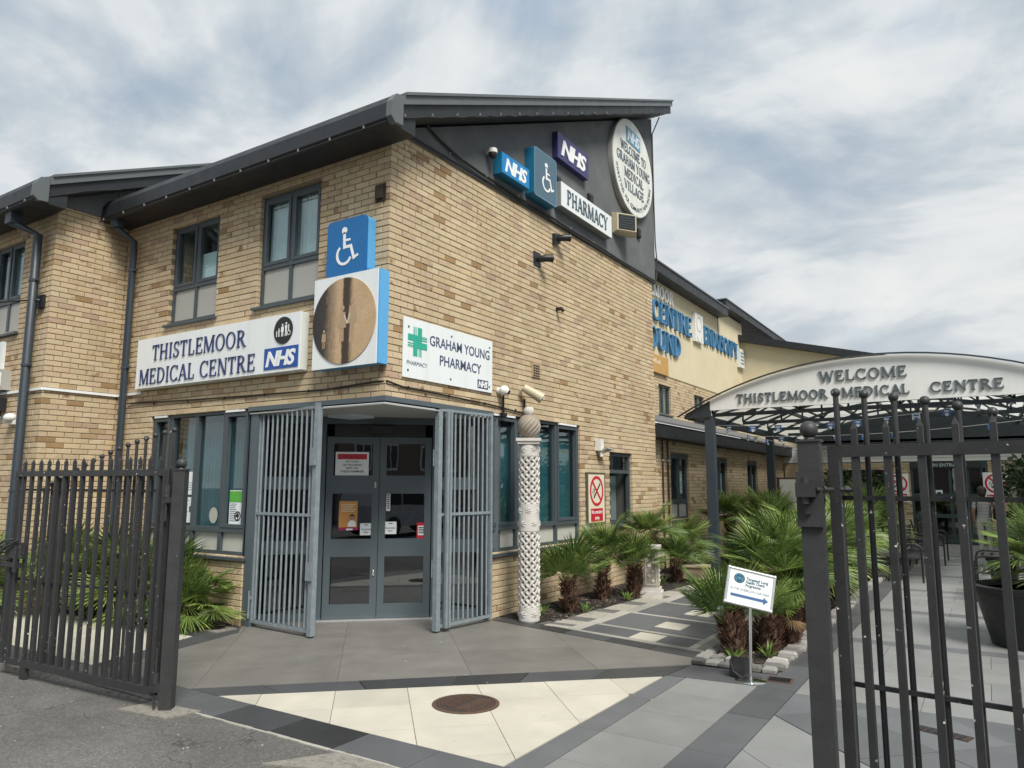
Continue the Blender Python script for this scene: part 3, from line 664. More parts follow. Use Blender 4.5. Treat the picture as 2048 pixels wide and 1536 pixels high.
for y in (8.68, 8.98): pipe("copper_pipe", [(-.22, y, 2.62), (-.22, y, 0.0)], .018, COPPER, [(z, (-.22, y), (0, 1)) for z in (2.2, 1.3)], SILVER, 8)
mb = MB(); mb.box(-10.5, -5.29, -1.05, -1.021, 2.955, 2.99); mb.box(-5.299, -5.27, -1.02, -.03, 2.956, 2.991); mb.box(-5.3, -4.64, -.03, -.004, 2.955, 2.99); mb.build("white_conduit", LETW, bld)
mb = MB(); mb.box(-9, -6.30, -1.18, -1.022, 2.72, 2.90); mb.build("shutter_hood", FASCIA, bld)
# airbricks and small vents
def fitting(name, label, cat, Mx, parts, group=None):
    t = thing(name, label, cat, Mx, group)
    for nm, mb, m in parts: mb.build(nm, m, t)
    return t
q = MB(); q.box(-.11, .11, -.018, 0, -.105, .105); q2 = MB()
for a in range(3):
    for c in range(5): q2.box(-.085+a*.06, -.04+a*.06, -.024, -.019, -.09+c*.037, -.072+c*.037)
for nm, mb, m in (("airbrick", q, TERRA),): ab = mb.build(nm, m, bld, MR @ T(3.17, 0, 3.335))
q2.build("vent_slot", BLK, ab)
q = MB(); q.box(-.075, .075, -.012, 0, -.105, .105); q.box(-.05, .05, -.05, -.012, -.075, .075); bb = q.build("flue_vent", mat("dark_rusty_vent", (.05, .035, .025), .8, var=.4, scale=30), bld, ML @ T(-.14, 0, 4.97))
for i, (y, z) in enumerate(((3.8, 6.43), (4.94, 6.53), (7.03, 6.55))):
    q = MB(); q.box(-.075, .075, -.05, 0, -.085, .085); v = q.build("gable_vent", FASCIA, bld, wallR(.022) @ T(y, 0, z)); k = MB(); k.box(-.05, .05, -.058, -.051, -.06, .05); k.build("louvre", BLK, v)
q = MB(); q.tube([(0, 0, 0), (0, -.09, 0), (0, -.12, -.04)], .028, 10); q.build("overflow_pipe", BLK, bld, MR @ T(3.81, 0, 4.38))
# ------------------------------------------------------------------ lettering
def ptlist(me): return [v.co.copy() for v in me.vertices]
def sans(mb, s, x, z, h, y=-.001, d=.001, width=None, bold=0.0, shear=0.0, align='L', space=1.0, rot=None, mi=0):
    """sans text standing in the x-z plane, front at y-d; h = cap height, width = fitted width"""
    cu = bpy.data.curves.new("t", 'FONT'); cu.body = s; cu.size = 1; cu.offset = bold; cu.shear = shear; cu.space_character = space; cu.extrude = 0; cu.resolution_u = 3
    o = bpy.data.objects.new("t", cu); COL.objects.link(o)
    dg = bpy.context.evaluated_depsgraph_get(); me = bpy.data.meshes.new_from_object(o.evaluated_get(dg))
    bpy.data.objects.remove(o); bpy.data.curves.remove(cu)
    vs = ptlist(me)
    if not vs: return
    xs = [v.x for v in vs]; x0, x1 = min(xs), max(xs); CAP = 0.73
    sz = h/CAP; sx = sz if width is None else width/(x1-x0)
    W_ = (x1-x0)*sx
    ox = x-(0 if align == 'L' else W_/2 if align == 'C' else W_)
    out = []
    for v in vs:
        p = Vector((ox+(v.x-x0)*sx, 0, z+v.y*sz)); out.append(p)
    if rot is not None:
        c, a = rot; R = Matrix.Rotation(a, 4, 'Y'); C = Vector((c[0], 0, c[1])); out = [C+R @ (p-C) for p in out]
    n = len(out)
    fs = [tuple(p.vertices) for p in me.polygons]
    vv = [(p.x, y-d, p.z) for p in out]+[(p.x, y, p.z) for p in out]
    allf = list(fs)
    if d > 0.0015:
        cnt = {}
        for f in fs:
            for i in range(len(f)):
                e = (f[i], f[(i+1) % len(f)]); cnt[e] = cnt.get(e, 0)+1
        for (a, b) in cnt:
            if (b, a) not in cnt: allf.append((a, a+n, b+n, b))
    mb.faces(vv, allf, None, mi); bpy.data.meshes.remove(me)
Tk, tn = .145, .062
def glyphs():
    def L(x0, y0, x1, y1, w): return ('L', x0, y0, x1, y1, w)
    def H(x0, x1, y, w=tn): return ('H', x0, x1, y, w)
    def A(cx, cy, rx, ry, a0, a1, w=Tk, v=tn): return ('A', cx, cy, rx, ry, a0, a1, w, v)
    def s(x, y, w=.13): return H(x-w, x+w, .025 if y == 0 else .975, .05)
    G = {}
    G['A'] = (.86, [L(.1, 0, .41, 1, tn), L(.43, 1, .76, 0, Tk), H(.2, .62, .33), s(.1, 0), s(.76, 0)])
    G['C'] = (.84, [A(.44, .5, .42, .51, 48, 312), L(.74, .70, .74, .98, .05), L(.74, .02, .74, .22, .04)])
    G['D'] = (.88, [L(.16, 0, .16, 1, Tk), A(.32, .5, .50, .5, -90, 90), H(.05, .34, .97), H(.05, .34, .03)])
    G['E'] = (.74, [L(.16, 0, .16, 1, Tk), H(.05, .64, .97), H(.05, .67, .03), H(.2, .5, .52), L(.61, .78, .61, 1, .05), L(.65, 0, .65, .24, .05), L(.49, .42, .49, .62, .045)])
    G['G'] = (.92, [A(.44, .5, .42, .51, 48, 318), L(.74, .70, .74, .98, .05), L(.74, .06, .74, .42, Tk), s(.74, .43, .13)[:3]+(.43, .05)])
    G['H'] = (.92, [L(.17, 0, .17, 1, Tk), L(.73, 0, .73, 1, Tk), H(.2, .7, .52), s(.17, 0), s(.17, 1), s(.73, 0), s(.73, 1)])
    G['I'] = (.42, [L(.2, 0, .2, 1, Tk), s(.2, 0), s(.2, 1)])
    G['L'] = (.70, [L(.17, 0, .17, 1, Tk), s(.17, 1), H(.05, .62, .03), L(.61, 0, .61, .27, .05)])
    G['M'] = (1.08, [L(.12, 0, .12, 1, tn), L(.16, 1, .52, .02, Tk), L(.53, .02, .88, 1, tn), L(.91, 0, .91, 1, Tk), s(.12, 0, .1), s(.91, 0), H(.03, .2, .975, .05), H(.85, 1.03, .975, .05)])
    G['N'] = (.90, [L(.14, 0, .14, 1, tn), L(.17, 1, .72, 0, Tk), L(.76, 0, .76, 1, tn), s(.14, 0, .1), s(.76, 1, .1), H(.03, .2, .975, .05)])
    G['O'] = (.92, [A(.45, .5, .42, .51, 0, 360)])
    G['P'] = (.74, [L(.17, 0, .17, 1, Tk), A(.34, .74, .33, .26, -90, 90), H(.05, .36, .97), H(.2, .36, .51), s(.17, 0)])
    G['R'] = (.86, [L(.17, 0, .17, 1, Tk), A(.34, .75, .32, .25, -90, 90), H(.05, .36, .97), H(.2, .36, .53), s(.17, 0), L(.40, .52, .72, 0, Tk), H(.65, .86, .025, .05)])
    G['S'] = (.66, [A(.33, .745, .26, .265, 35, 270, .11, .08), A(.31, .255, .28, .265, -145, 90, .12, .08), L(.55, .74, .55, .98, .045), L(.07, .02, .07, .27, .045)])
    G['T'] = (.74, [L(.36, 0, .36, 1, Tk), H(.03, .69, .97), L(.05, .76, .05, 1, .05), L(.67, .76, .67, 1, .05), s(.36, 0)])
    G['U'] = (.90, [L(.17, .3, .17, 1, Tk), A(.45, .31, .355, .32, 180, 360, .13, .07), L(.76, .3, .76, 1, tn), s(.17, 1), s(.76, 1, .1)])
    G['V'] = (.84, [L(.1, 1, .42, 0, Tk), L(.44, 0, .74, 1, tn), s(.1, 1), s(.74, 1, .1)])
    G['W'] = (1.16, [L(.08, 1, .34, 0, Tk), L(.36, 0, .57, .95, tn), L(.57, .95, .82, 0, Tk), L(.84, 0, 1.06, 1, tn), s(.08, 1), s(1.06, 1, .1)])
    G['Y'] = (.84, [L(.1, 1, .4, .46, Tk), L(.43, .46, .74, 1, tn), L(.41, 0, .41, .5, Tk), s(.41, 0), s(.1, 1), s(.74, 1, .1)])
    G['K'] = (.86, [L(.17, 0, .17, 1, Tk), L(.2, .42, .68, 1, tn), L(.36, .58, .74, 0, Tk), s(.17, 0), s(.17, 1), s(.74, 0), s(.68, 1, .1)])
    G['F'] = (.70, [L(.17, 0, .17, 1, Tk), H(.05, .64, .97), H(.2, .5, .52), L(.61, .76, .61, 1, .05), s(.17, 0)])
    G['B'] = (.80, [L(.17, 0, .17, 1, Tk), A(.34, .76, .29, .24, -90, 90), A(.34, .27, .36, .27, -90, 90), H(.05, .36, .97), H(.05, .36, .03), H(.2, .36, .53)])
    G[' '] = (.40, [])
    return G
GLY = glyphs()
def serif(mb, s, x, z, h, y=-.001, d=.01, width=None, track=.06, weight=1.0, place=None):
    """serif capitals built from thick and thin strokes; place maps (u, v) of the line to the final x, z"""
    adv = 0; lay = []
    for ch in s:
        w, ps = GLY[ch]; lay.append((adv, ps)); adv += w+track
    adv -= track; sx = (width/adv) if width else h; k = 0
    for (a, ps) in lay:
        for p in ps:
            k += 1; yy = y-d-.00035*(k % 7)
            if p[0] == 'L':
                _, x0, y0, x1, y1, w = p; w = w*weight/2*(1.1 if x0 != x1 else 1)
                out = [[(x0-w, y0), (x0+w, y0), (x1+w, y1), (x1-w, y1)]]
            elif p[0] == 'H':
                _, x0, x1, yc, w = p; w = w*weight/2; out = [[(x0, yc-w), (x1, yc-w), (x1, yc+w), (x0, yc+w)]]
            else:
                _, cx, cy, rx, ry, a0, a1, w, v = p; n = max(5, int(abs(a1-a0)/18)); out = []
                def q(t):
                    c, s_ = math.cos(t), math.sin(t); th = (v+(w-v)*c*c)*weight
                    return (cx+rx*c, cy+ry*s_), (cx+(rx-th)*c, cy+(ry-th)*s_)
                for i in range(n):
                    o0, i0 = q(math.radians(a0+(a1-a0)*i/n)); o1, i1 = q(math.radians(a0+(a1-a0)*(i+1)/n)); out.append([o0, o1, i1, i0])
            for o in out:
                pl = [(x+(a+u)*sx, z+v*h) for u, v in o]
                if place: pl = [place(*t) for t in pl]
                mb.prism(pl, yy, y)
def serif_parts(parent, m, s, x, z, h, y=-.001, d=.01, width=None, track=.06, weight=1.0):
    """the same line as raised letters, each a part of its own"""
    adv = sum(GLY[c][0]+track for c in s)-track; sx = width/adv if width else h; a = 0
    for ch in s:
        if ch != ' ':
            q = MB(); serif(q, ch, x+a*sx, z, h, y, d, GLY[ch][0]*sx, track, weight); q.build("letter", m, parent)
        a += GLY[ch][0]+track
def disc(mb, cx, cz, rx, rz_, y0, y1, n=40, a0=0, a1=2*PI):
    mb.prism([(cx+rx*math.cos(a0+(a1-a0)*i/n), cz+rz_*math.sin(a0+(a1-a0)*i/n)) for i in range(n)], y0, y1)
def ring(mb, cx, cz, r0, r1, y0, y1, n=40, a0=0, a1=360):
    for i in range(n):
        t0, t1 = math.radians(a0+(a1-a0)*i/n), math.radians(a0+(a1-a0)*(i+1)/n)
        mb.prism([(cx+r1*math.cos(t0), cz+r1*math.sin(t0)), (cx+r1*math.cos(t1), cz+r1*math.sin(t1)), (cx+r0*math.cos(t1), cz+r0*math.sin(t1)), (cx+r0*math.cos(t0), cz+r0*math.sin(t0))], y0, y1)
def stroke(mb, a, b, w, y0, y1):
    d = Vector((b[0]-a[0], b[1]-a[1])).normalized()*w/2; n = (-d.y, d.x)
    mb.prism([(a[0]-d.x+n[0], a[1]-d.y+n[1]), (a[0]-d.x-n[0], a[1]-d.y-n[1]), (b[0]+d.x-n[0], b[1]+d.y-n[1]), (b[0]+d.x+n[0], b[1]+d.y+n[1])], y0, y1)
def wheelchair(mb, cx, cz, s, y):
    y1 = y; y = y-.003
    disc(mb, cx-.03*s, cz+.45*s, .09*s, .09*s, y, y1, 20)
    for i, (a, b, w) in enumerate((((-.03, .36), (-.02, .02), .085), ((-.02, .02), (.20, .02), .075), ((.20, .02), (.31, -.30), .075), ((.31, -.30), (.42, -.25), .065), ((-.02, .19), (.15, .19), .055))):
        stroke(mb, (cx+a[0]*s, cz+a[1]*s), (cx+b[0]*s, cz+b[1]*s), w*s, y-.0003*i, y1)
    ring(mb, cx-.02*s, cz-.17*s, .205*s, .275*s, y-.002, y1, 26, 128, 338)
def logo(mb, x0, x1, z0, z1, y, d=.004):
    """white italic letters of the health service logo filling a rectangle"""
    w, h = x1-x0, z1-z0
    sans(mb, "NHS", x0+w*.06, z0+h*.155, h*.70, y, d, width=w*.88, bold=.036, shear=.22, space=.9)
def rrect(w, h, r, n=5):
    o = []
    for cx, cz, a in ((w/2-r, h/2-r, 0), (-w/2+r, h/2-r, 90), (-w/2+r, -h/2+r, 180), (w/2-r, -h/2+r, 270)):
        o += [(cx+r*math.cos(math.radians(a+90*i/n)), cz+r*math.sin(math.radians(a+90*i/n))) for i in range(n+1)]
    return o
# ------------------------------------------------------------------ signs on the left facade
t = thing("sign_board", "long white sign board with navy serif capitals above the left ground floor windows", "sign", ML @ T(-2.93, 0, 3.37))
q = MB(); q.box(-1.70, 1.68, -.12, -.004, -.355, .345); q.build("panel", WHITE, t)
q = MB(); q.box(-1.69, 1.67, -.10, -.006, -.365, -.356); q.box(1.681, 1.69, -.11, -.006, -.35, .34); q.build("return_edge", OFFW, t)
serif_parts(t, NAVY, "THISTLEMOOR", -1.32, .02, .215, -.121, .012, width=2.02, weight=.8); serif_parts(t, NAVY, "MEDICAL CENTRE", -1.60, -.305, .215, -.121, .012, width=2.50, weight=.8)
q = MB(); q.box(1.06, 1.70-.04, -.128, -.121, -.315, -.055); lg = q.build("logo_plate", NHSB, t); q = MB(); logo(q, 1.06, 1.66, -.315, -.055, -.129); q.build("logo_letters", LETW, lg)
q = MB(); disc(q, 1.385, .145, .165, .165, -.130, -.121, 36); bd = q.build("round_badge", BLK, t)
q = MB()
for i, (x, s) in enumerate(((-.11, .55), (-.07, .75), (-.01, 1.15), (.055, 1.25))):
    b0 = .145-.07; X = 1.385+x
    disc(q, X, b0+.118*s, .012*s, .012*s, -.132, -.131, 10); q.prism([(X-.018*s, b0+.10*s), (X+.018*s, b0+.10*s), (X+(.022 if i == 2 else .010)*s, b0+.045*s), (X-(.022 if i == 2 else .010)*s, b0+.045*s)], -.1325, -.131)
    stroke(q, (X-.006*s, b0+.045*s), (X-.010*s, b0), .010*s, -.1323, -.131); stroke(q, (X+.006*s, b0+.045*s), (X+.010*s, b0), .010*s, -.1323, -.131)
ring(q, 1.385+.105, .105, .022, .030, -.1325, -.131, 16); stroke(q, (1.385+.10, .20), (1.385+.10, .13), .014, -.132, -.131)
q.build("figures", LETW, bd)
t = thing("accessibility_sign", "bright blue wheelchair box sign directly above the square sign with the worn round picture", "sign", ML @ T(-.51, 0, 4.36))
q = MB(); q.prism(rrect(.62, .66, .06), -.129, -.004); q.build("box_edge", BLUE_E, t)
q = MB(); q.prism(rrect(.625, .665, .06), -.15, -.130); q.build("face", BLUE, t)
q = MB(); wheelchair(q, -.02, -.01, .46, -.1505); q.build("wheelchair_symbol", LETW, t)
t = thing("picture_sign", "square white box sign with a weathered brown round picture and light blue edges", "sign", ML @ T(-.487, 0, 3.50))
q = MB(); q.box(-.495, .51, -.15, -.004, -.52, .525); q.build("box_edge", BLUE_E, t)
q = MB(); q.box(-.50, .49, -.162, -.151, -.525, .53); q.build("face", WHITE, t)
q = MB(); disc(q, 0, 0, .49, .49, -.004, .004, 64); pc = q.build("round_picture", disc_mat(), t, T(-.01, -.168, .0))
PALEF = mat("ghost_figure_print", (0.40, 0.29, 0.19), .7, fine=0)
for X, Z, s in ((-.02, -.02, .95), (.14, .03, 1.05), (.13, -.22, .5), (-.30, -.18, .5)):
    q = MB(); q.ball((X, -.004, Z+.17*s), .035*s, 10, 6, (1, .05, 1)); q.prism([(X-.05*s, Z+.12*s), (X+.05*s, Z+.12*s), (X+.07*s, Z-.07*s), (X-.07*s, Z-.07*s)], -.0052, -.004)
    stroke(q, (X-.02*s, Z-.07*s), (X-.025*s, Z-.22*s), .022*s, -.0056, -.004); stroke(q, (X+.02*s, Z-.07*s), (X+.025*s, Z-.22*s), .022*s, -.0056, -.004); q.build("faded_figure", PALEF, pc)
q = MB(); stroke(q, (.02, .05), (.06, -.04), .012, -.0072, -.006); stroke(q, (.06, -.04), (.10, .06), .012, -.0074, -.006); q.build("joined_hands", IVORY, pc)
# ------------------------------------------------------------------ signs on the right facade and gable
t = thing("pharmacy_sign", "flat white sign with a green pharmacy cross on the brick right of the building corner", "sign", MR @ T(1.135, 0, 3.225))
q = MB(); q.box(-.885, .89, -.022, -.008, -.345, .345); q.build("panel", WHITE, t)
q = MB()
for x, z in ((-.80, .24), (-.80, -.26), (0, .26), (-.01, -.27), (.82, .25), (.82, -.27)): q.lathe([(.012, 0), (.010, .006), (.004, .008)], 8, (0, 0, 0)) if False else disc(q, x, z, .013, .013, -.028, -.0225, 10)
q.build("screw_head", GREYT, t)
q = MB(); c = (-.64, .085)
def cross_arm(a):
    R = Matrix.Rotation(a, 2)
    def P(u, v): p = R @ Vector((u, v)); return (c[0]+p.x, c[1]+p.y)
    q.prism([P(.0, .0), P(.075, .0), P(.075, .17), P(.0, .17)], -.025-.0003*a, -.0225)
    for i in range(2): q.prism([P(-.035-.025*i, .02+.025*i), P(-.022-.025*i, .01+.025*i), P(-.022-.025*i, .17), P(-.035-.025*i, .17)], -.0246-.0003*a, -.0225)
    q.prism([P(-.075, .075), P(-.069, .07), P(-.069, .17), P(-.075, .17)], -.0247, -.0225)
for i in range(4): cross_arm(i*PI/2)
q.build("green_cross", GREEN, t)
q = MB(); sans(q, "PHARMACY", -.64, -.195, .050, -.0225, .002, width=.36, align='C'); q.build("small_lettering", GREYT, t)
q = MB(); sans(q, "GRAHAM YOUNG", .20, .085, .125, -.0225, .003, width=1.24, align='C', bold=.010); q.build("lettering", GREYT, t); q = MB(); sans(q, "PHARMACY", .205, -.125, .125, -.0225, .003, width=.86, align='C', bold=.010); q.build("lettering", GREYT, t)
q = MB(); q.box(.555, .79, -.026, -.0225, -.31, -.20); lg = q.build("logo_plate", GREYT, t); q = MB(); logo(q, .555, .79, -.31, -.20, -.0263, .002); q.build("logo_letters", LETW, lg)
GB = wallR(.022)
t = thing("lightbox_sign", "small bright blue lightbox with white letters, leftmost sign on the dark gable", "sign", GB @ T(2.37, 0, 6.05))
q = MB(); q.box(-.36, .36, -.14, -.004, -.15, .15); q.build("box_edge", TEALB, t); q = MB(); q.box(-.355, .355, -.150, -.141, -.145, .145); q.build("face", mat("bright_lightbox_blue", (0.0, .20, .50), .3, fine=0), t)
q = MB(); logo(q, -.32, .33, -.14, .14, -.1505); q.build("logo_letters", LETW, t)
t = thing("accessibility_sign", "slate faced box sign with white wheelchair symbol and blue edges on the dark gable", "sign", GB @ T(3.18, 0, 6.25))
q = MB(); q.prism(rrect(.68, .76, .05), -.15, -.004); q.build("box_edge", TEALB, t); q = MB(); q.prism(rrect(.67, .75, .05), -.162, -.151); q.build("face", SLATE, t)
q = MB(); 
o = rrect(.66, .74, .05); i_ = rrect(.635, .715, .045)
for k in range(len(o)): q.prism([o[k], o[(k+1) % len(o)], i_[(k+1) % len(o)], i_[k]], -.1645, -.1625)
q.build("face_border", FADEB, t)
q = MB(); wheelchair(q, .03, -.02, .46, -.1628); q.build("wheelchair_symbol", LETW, t)
t = thing("logo_sign", "dark purple-blue panel with big white letters high in the middle of the gable", "sign", GB @ T(4.20, 0, 7.0))
q = MB(); q.box(-.53, .53, -.10, -.004, -.215, .215); q.build("panel", PURP, t); q = MB(); logo(q, -.48, .49, -.185, .19, -.1005, .012); q.build("logo_letters", LETW, t)
t = thing("box_sign", "long white box sign reading PHARMACY low on the dark gable", "sign", GB @ T(4.62, 0, 6.19))
q = MB(); q.box(-.92, .92, -.13, -.004, -.20, .20); q.build("box_edge", mat("grey_sign_edge", (.27, .29, .29), .5), t); q = MB(); q.box(-.915, .915, -.140, -.131, -.195, .195); q.build("face", WHITE, t)
serif_parts(t, STEELB, "PHARMACY", -.74, -.115, .235, -.1405, .012, width=1.48, weight=1.0)
t = thing("round_sign", "large round white sign with several lines of lettering high on the gable end", "sign", GB @ T(6.67, 0, 7.72))
q = MB(); disc(q, 0, 0, .95, .95, -.09, -.004, 64); q.build("rim", mat("dull_sign_rim", (.30, .31, .29), .6), t); q = MB(); disc(q, 0, 0, .935, .935, -.102, -.091, 64); q.build("face", OFFW, t)
q = MB(); q.box(-.33, .33, -.112, -.1025, .44, .75); lg = q.build("logo_plate", FADEB, t); q = MB(); logo(q, -.33, .33, .44, .75, -.1125, .006); q.build("logo_letters", PALEB, lg)
for s, z, w in (("WELCOME TO", .205, 1.20), ("GRAHAM YOUNG", -.04, 1.56), ("MEDICAL", -.285, .90), ("VILLAGE", -.53, .92)): serif_parts(t, STEELB, s, -w/2, z, .175, -.1025, .010, width=w, weight=.85)
q = MB(); txt = "INVESTING FOR COMMUNITY HEALTHCARE"
for i, ch in enumerate(txt):
    a = math.radians(192+(348-192)*i/(len(txt)-1)); r = .80
    if ch != ' ': sans(q, ch, r*math.cos(a), r*math.sin(a)-.04, .085, -.1025, .004, align='C', bold=.012, rot=((r*math.cos(a), r*math.sin(a)), -(a-1.5*PI)))
q.build("rim_lettering", STEELB, t)
t = thing("floodlight", "cream cased square floodlight with dark grille under the round gable sign", "floodlight", GB @ T(6.13, -.06, 6.42) @ RZ(-.62))
q = MB(); q.box(-.26, .26, -.10, .02, -.20, .20); q.faces([(-.26, -.1, -.2), (.26, -.1, -.2), (.26, -.1, .2), (-.26, -.1, .2), (-.2, -.2, -.16), (.2, -.2, -.16), (.2, -.2, .16), (-.2, -.2, .16)], [(0, 1, 5, 4), (1, 2, 6, 5), (2, 3, 7, 6), (3, 0, 4, 7), (4, 5, 6, 7)]); q.build("casing", CREAMP, t)
q = MB(); q.box(-.17, .17, -.212, -.2005, -.135, .135); gr = q.build("grille", BLK, t); q = MB()
for k in range(6): q.box(-.165, .165, -.218, -.2125, -.12+k*.045, -.105+k*.045)
q.build("louvre", CHAR, gr)
# ------------------------------------------------------------------ cameras, lamps, alarm fittings
t = thing("dome_camera", "small black and white dome camera on the dark gable left of the signs", "camera", GB @ T(1.86, 0, 6.12))
q = MB(); q.lathe([(.06, .06), (.065, .03), (.065, 0), (.02, 0)], 16, (0, -.10, 0)); q.bar((0, 0, .03), (0, -.08, .03), .04); q.build("housing", WHITE2, t)
q = MB(); q.ball((0, -.10, -.01), .058, 16, 8, (1, 1, 1.1)); q.tube([(0, -.1, -.06), (.0, -.1, -.14)], .012, 6); q.build("dome", BLACKP, t)
def black_lamp(y, z, lab, plate):
    t = thing("spotlight", lab, "spotlight", MR @ T(y, 0, z))
    q = MB(); q.box(-.10, .10, -.014, 0, -.11, .11) if plate else q.prism([(-.09, -.12), (.09, -.06), (.09, .09), (-.09, .06)], -.05, 0); q.build("wall_plate", FASCIA, t)
    q = MB(); q.tube([(0, -.014, 0), (.01, -.08, .0), (.05, -.14, .01), (.10, -.18, .015)], [.035, .05, .055, .058], 12); q.build("lamp_head", BLACKP, t, angle=50)
    q = MB(); q.tube([(.098, -.178, .015), (.125, -.20, .017)], [.06, .063], 12, False); q.build("hood", BLK, t)
    return t
black_lamp(3.22, 5.02, "black spotlight on a square plate, lower of the two on the brick wall", True)
black_lamp(3.78, 5.50, "black spotlight just below the gable cables, upper of the two on the brick wall", False)
t = thing("dome_camera", "round white dome camera with black eye on the right corner of the pharmacy sign", "camera", MR @ T(2.20, 0, 2.93) @ Matrix.Diagonal((.8, .8, .8, 1)))
q = MB(); q.ball((0, -.12, 0), .085, 18, 12); q.tube([(-.02, -.005, 0), (0, -.12, 0)], .055, 12); q.build("housing", WHITE2, t, angle=60)
q = MB(); q.tube([(.018, -.183, -.028), (.025, -.206, -.037)], [.046, .042], 16); ey = q.build("lens", BLK, t); q = MB(); q.tube([(.016, -.176, -.025), (.022, -.196, -.033)], [.055, .053], 16); q.build("lens_ring", WHITE2, t)
t = thing("bullet_camera", "aged cream tubular camera on a black bracket above the carved column", "camera", MR @ T(2.80, 0, 2.94) @ Matrix.Diagonal((.85, .85, .85, 1)))
q = MB(); q.tube([(-.10, -.10, .10), (.06, -.36, -.08)], [.065, .092], 16); q.build("barrel", CREAMP, t, angle=50)
q = MB(); q.tube([(.0605, -.3608, -.0806), (.052, -.347, -.071)], [.082, .07], 16); q.build("lens", FASCIA, t)
q = MB(); q.ball((.065, -.365, -.085), .02, 8, 5); q.build("bulb", LETW, t)
q = MB(); q.tube([(-.10, 0, -.02), (-.12, -.06, .06), (-.12, -.11, .09)], .02, 8); q.tube([(-.02, -.01, -.06), (-.06, -.03, .02), (-.14, -.05, .05)], .008, 6); q.build("bracket", CREAMP, t)
for y, lab in ((2.28, "thin black cable bracket under the round white dome camera"), (2.82, "thin black cable bracket under the cream tubular camera")):
    q = MB(); q.bar((0, -.03, -.22), (0, -.03, .04), .02); q.box(-.05, .05, -.06, -.012, -.25, -.20); q.box(-.07, .07, -.05, -.012, -.225, -.21); tag(q.build("cable_bracket", BLACKM, None, MR @ T(y, 0, 2.84)), lab, "bracket", "brackets under the cameras")
t = thing("wall_floodlight", "small white wall floodlight beside the narrow window above the no smoking sign", "floodlight", MR @ T(5.15, 0, 2.27))
q = MB(); q.box(-.06, .06, -.10, 0, -.02, .17); q.build("sensor_box", WHITE2, t); q = MB(); q.box(-.02, .16, -.20, -.02, -.06, -.03, None, RX(-.35) @ RY(.12)); q.build("lamp_head", SILVER, t); q = MB(); q.tube([(.02, -.06, -.02), (.02, -.08, -.12)], .03, 8); q.build("bracket", WHITE2, t)
t = thing("alarm_siren", "white round bell lamp by the downpipe on the left wing", "lamp", wallL(-1.02) @ T(-6.02, 0, 2.60))
q = MB(); q.ball((0, -.06, 0), .085, 14, 8, (1.25, 1, .8)); q.box(-.09, .09, -.06, 0, -.09, -.02); q.build("housing", WHITE2, t)
t = thing("alarm_box", "pale grey square alarm box on the left wing above the shutter hood", "box", wallL(-1.02) @ T(-6.33, 0, 3.16))
q = MB(); q.box(-.30, -.09, -.14, 0, -.17, .17); q.box(-.07, .10, -.12, 0, -.15, .13); q.build("casing", PANEL_W, t); q = MB(); q.prism(rrect(.1, .22, .03), -.128, -.1205, None, T(.01, 0, -.01)); q.build("cover", NET, t)
t = thing("wing_sign", "edge of a white sign panel on the left wing wall beneath the upper window", "sign", wallL(-1.02) @ T(-7.2, 0, 3.38))
q = MB(); q.box(-.9, .72, -.05, -.004, -.20, .36); q.build("panel", WHITE, t)
t = thing("stay_cable", "dark overhead cable running to a black bracket beside the left downpipe", "cable")
q = MB(); pts = [(-5.52-s*3.2, -1.12-s*1.4, 4.22+.12*s-.25*s*(1-s)) for s in [i/10 for i in range(11)]]; q.tube(pts, .012, 6); q.build("wire", BLACKM, t)
q = MB(); q.box(-5.60, -5.44, -1.06, -1.021, 4.12, 4.30); q.tube([(-5.52, -1.06, 4.22), (-5.56, -1.15, 4.22)], .02, 6); q.build("wall_bracket", BLACKP, t)
# rope lights and cables clipped along the eaves, the gable foot and the lintels
def rope(lab, path, r=.010, clips=(), clipm=None, sag=0.0):
    t = thing("rope_cable", lab, "cable", None, "black cables clipped to the building"); mb = MB(); P = [Vector(p) for p in path]; out = []
    for i in range(len(P)-1):
        n = max(2, int((P[i+1]-P[i]).length/.12))
        for k in range(n):
            f = k/n; p = P[i].lerp(P[i+1], f); p.z -= sag*(math.sin(f*PI)+.4*math.sin(f*9+i)); out.append(p)
    out.append(P[-1]); mb.tube(out, r, 6); mb.build("cable", BLACKM, t)
    for (p, d) in clips:
        q = MB(); q.box(-.005, .005, -.005-r, .004, -.017, .017); q.build("clip", clipm or CLIPG, t, T(*p) @ RZ(d))
    return t
ye, ze = -.445, 5.53
rope("black rope light clipped under the main eaves gutter", [(-5.36, ye, ze-.02), (0.33, ye, ze-.02)], .009, [((-5.2+k*.52, ye, ze), 0) for k in range(11)], sag=.003)
rope("black rope light clipped along the sloping verge of the main roof", [(.365, y, 5.535+(y+.42)*SL+.02) for y in [-.3+.43*k for k in range(20)]], .010, [((.365, y, 5.535+(y+.42)*SL+.035), PI/2) for y in [-.2+.47*k for k in range(12)]], sag=.014)
rope("black rope light under the left wing eaves gutter", [(-9, -1.495, 5.45), (-5.03, -1.495, 5.45), (-5.0, -.8, 5.80), (-5.0, -.35, 5.98), (-5.15, -.30, 5.75), (-5.25, -.36, 5.52)], .010, [((-5.2-k*.5, -1.495, 5.465), 0) for k in range(7)], sag=.006)
rope("thick black cables hanging along the foot of the dark gable", [(.05, .55, 5.98), (.05, .8, 5.90), (.055, 1.25, 5.81), (.05, 2.0, 5.79), (.05, 3.4, 5.78), (.05, 5.2, 5.775), (.05, 7.85, 5.78)], .017, [((.05, 1.0+.8*k, 5.79), PI/2) for k in range(9)], sag=.008)
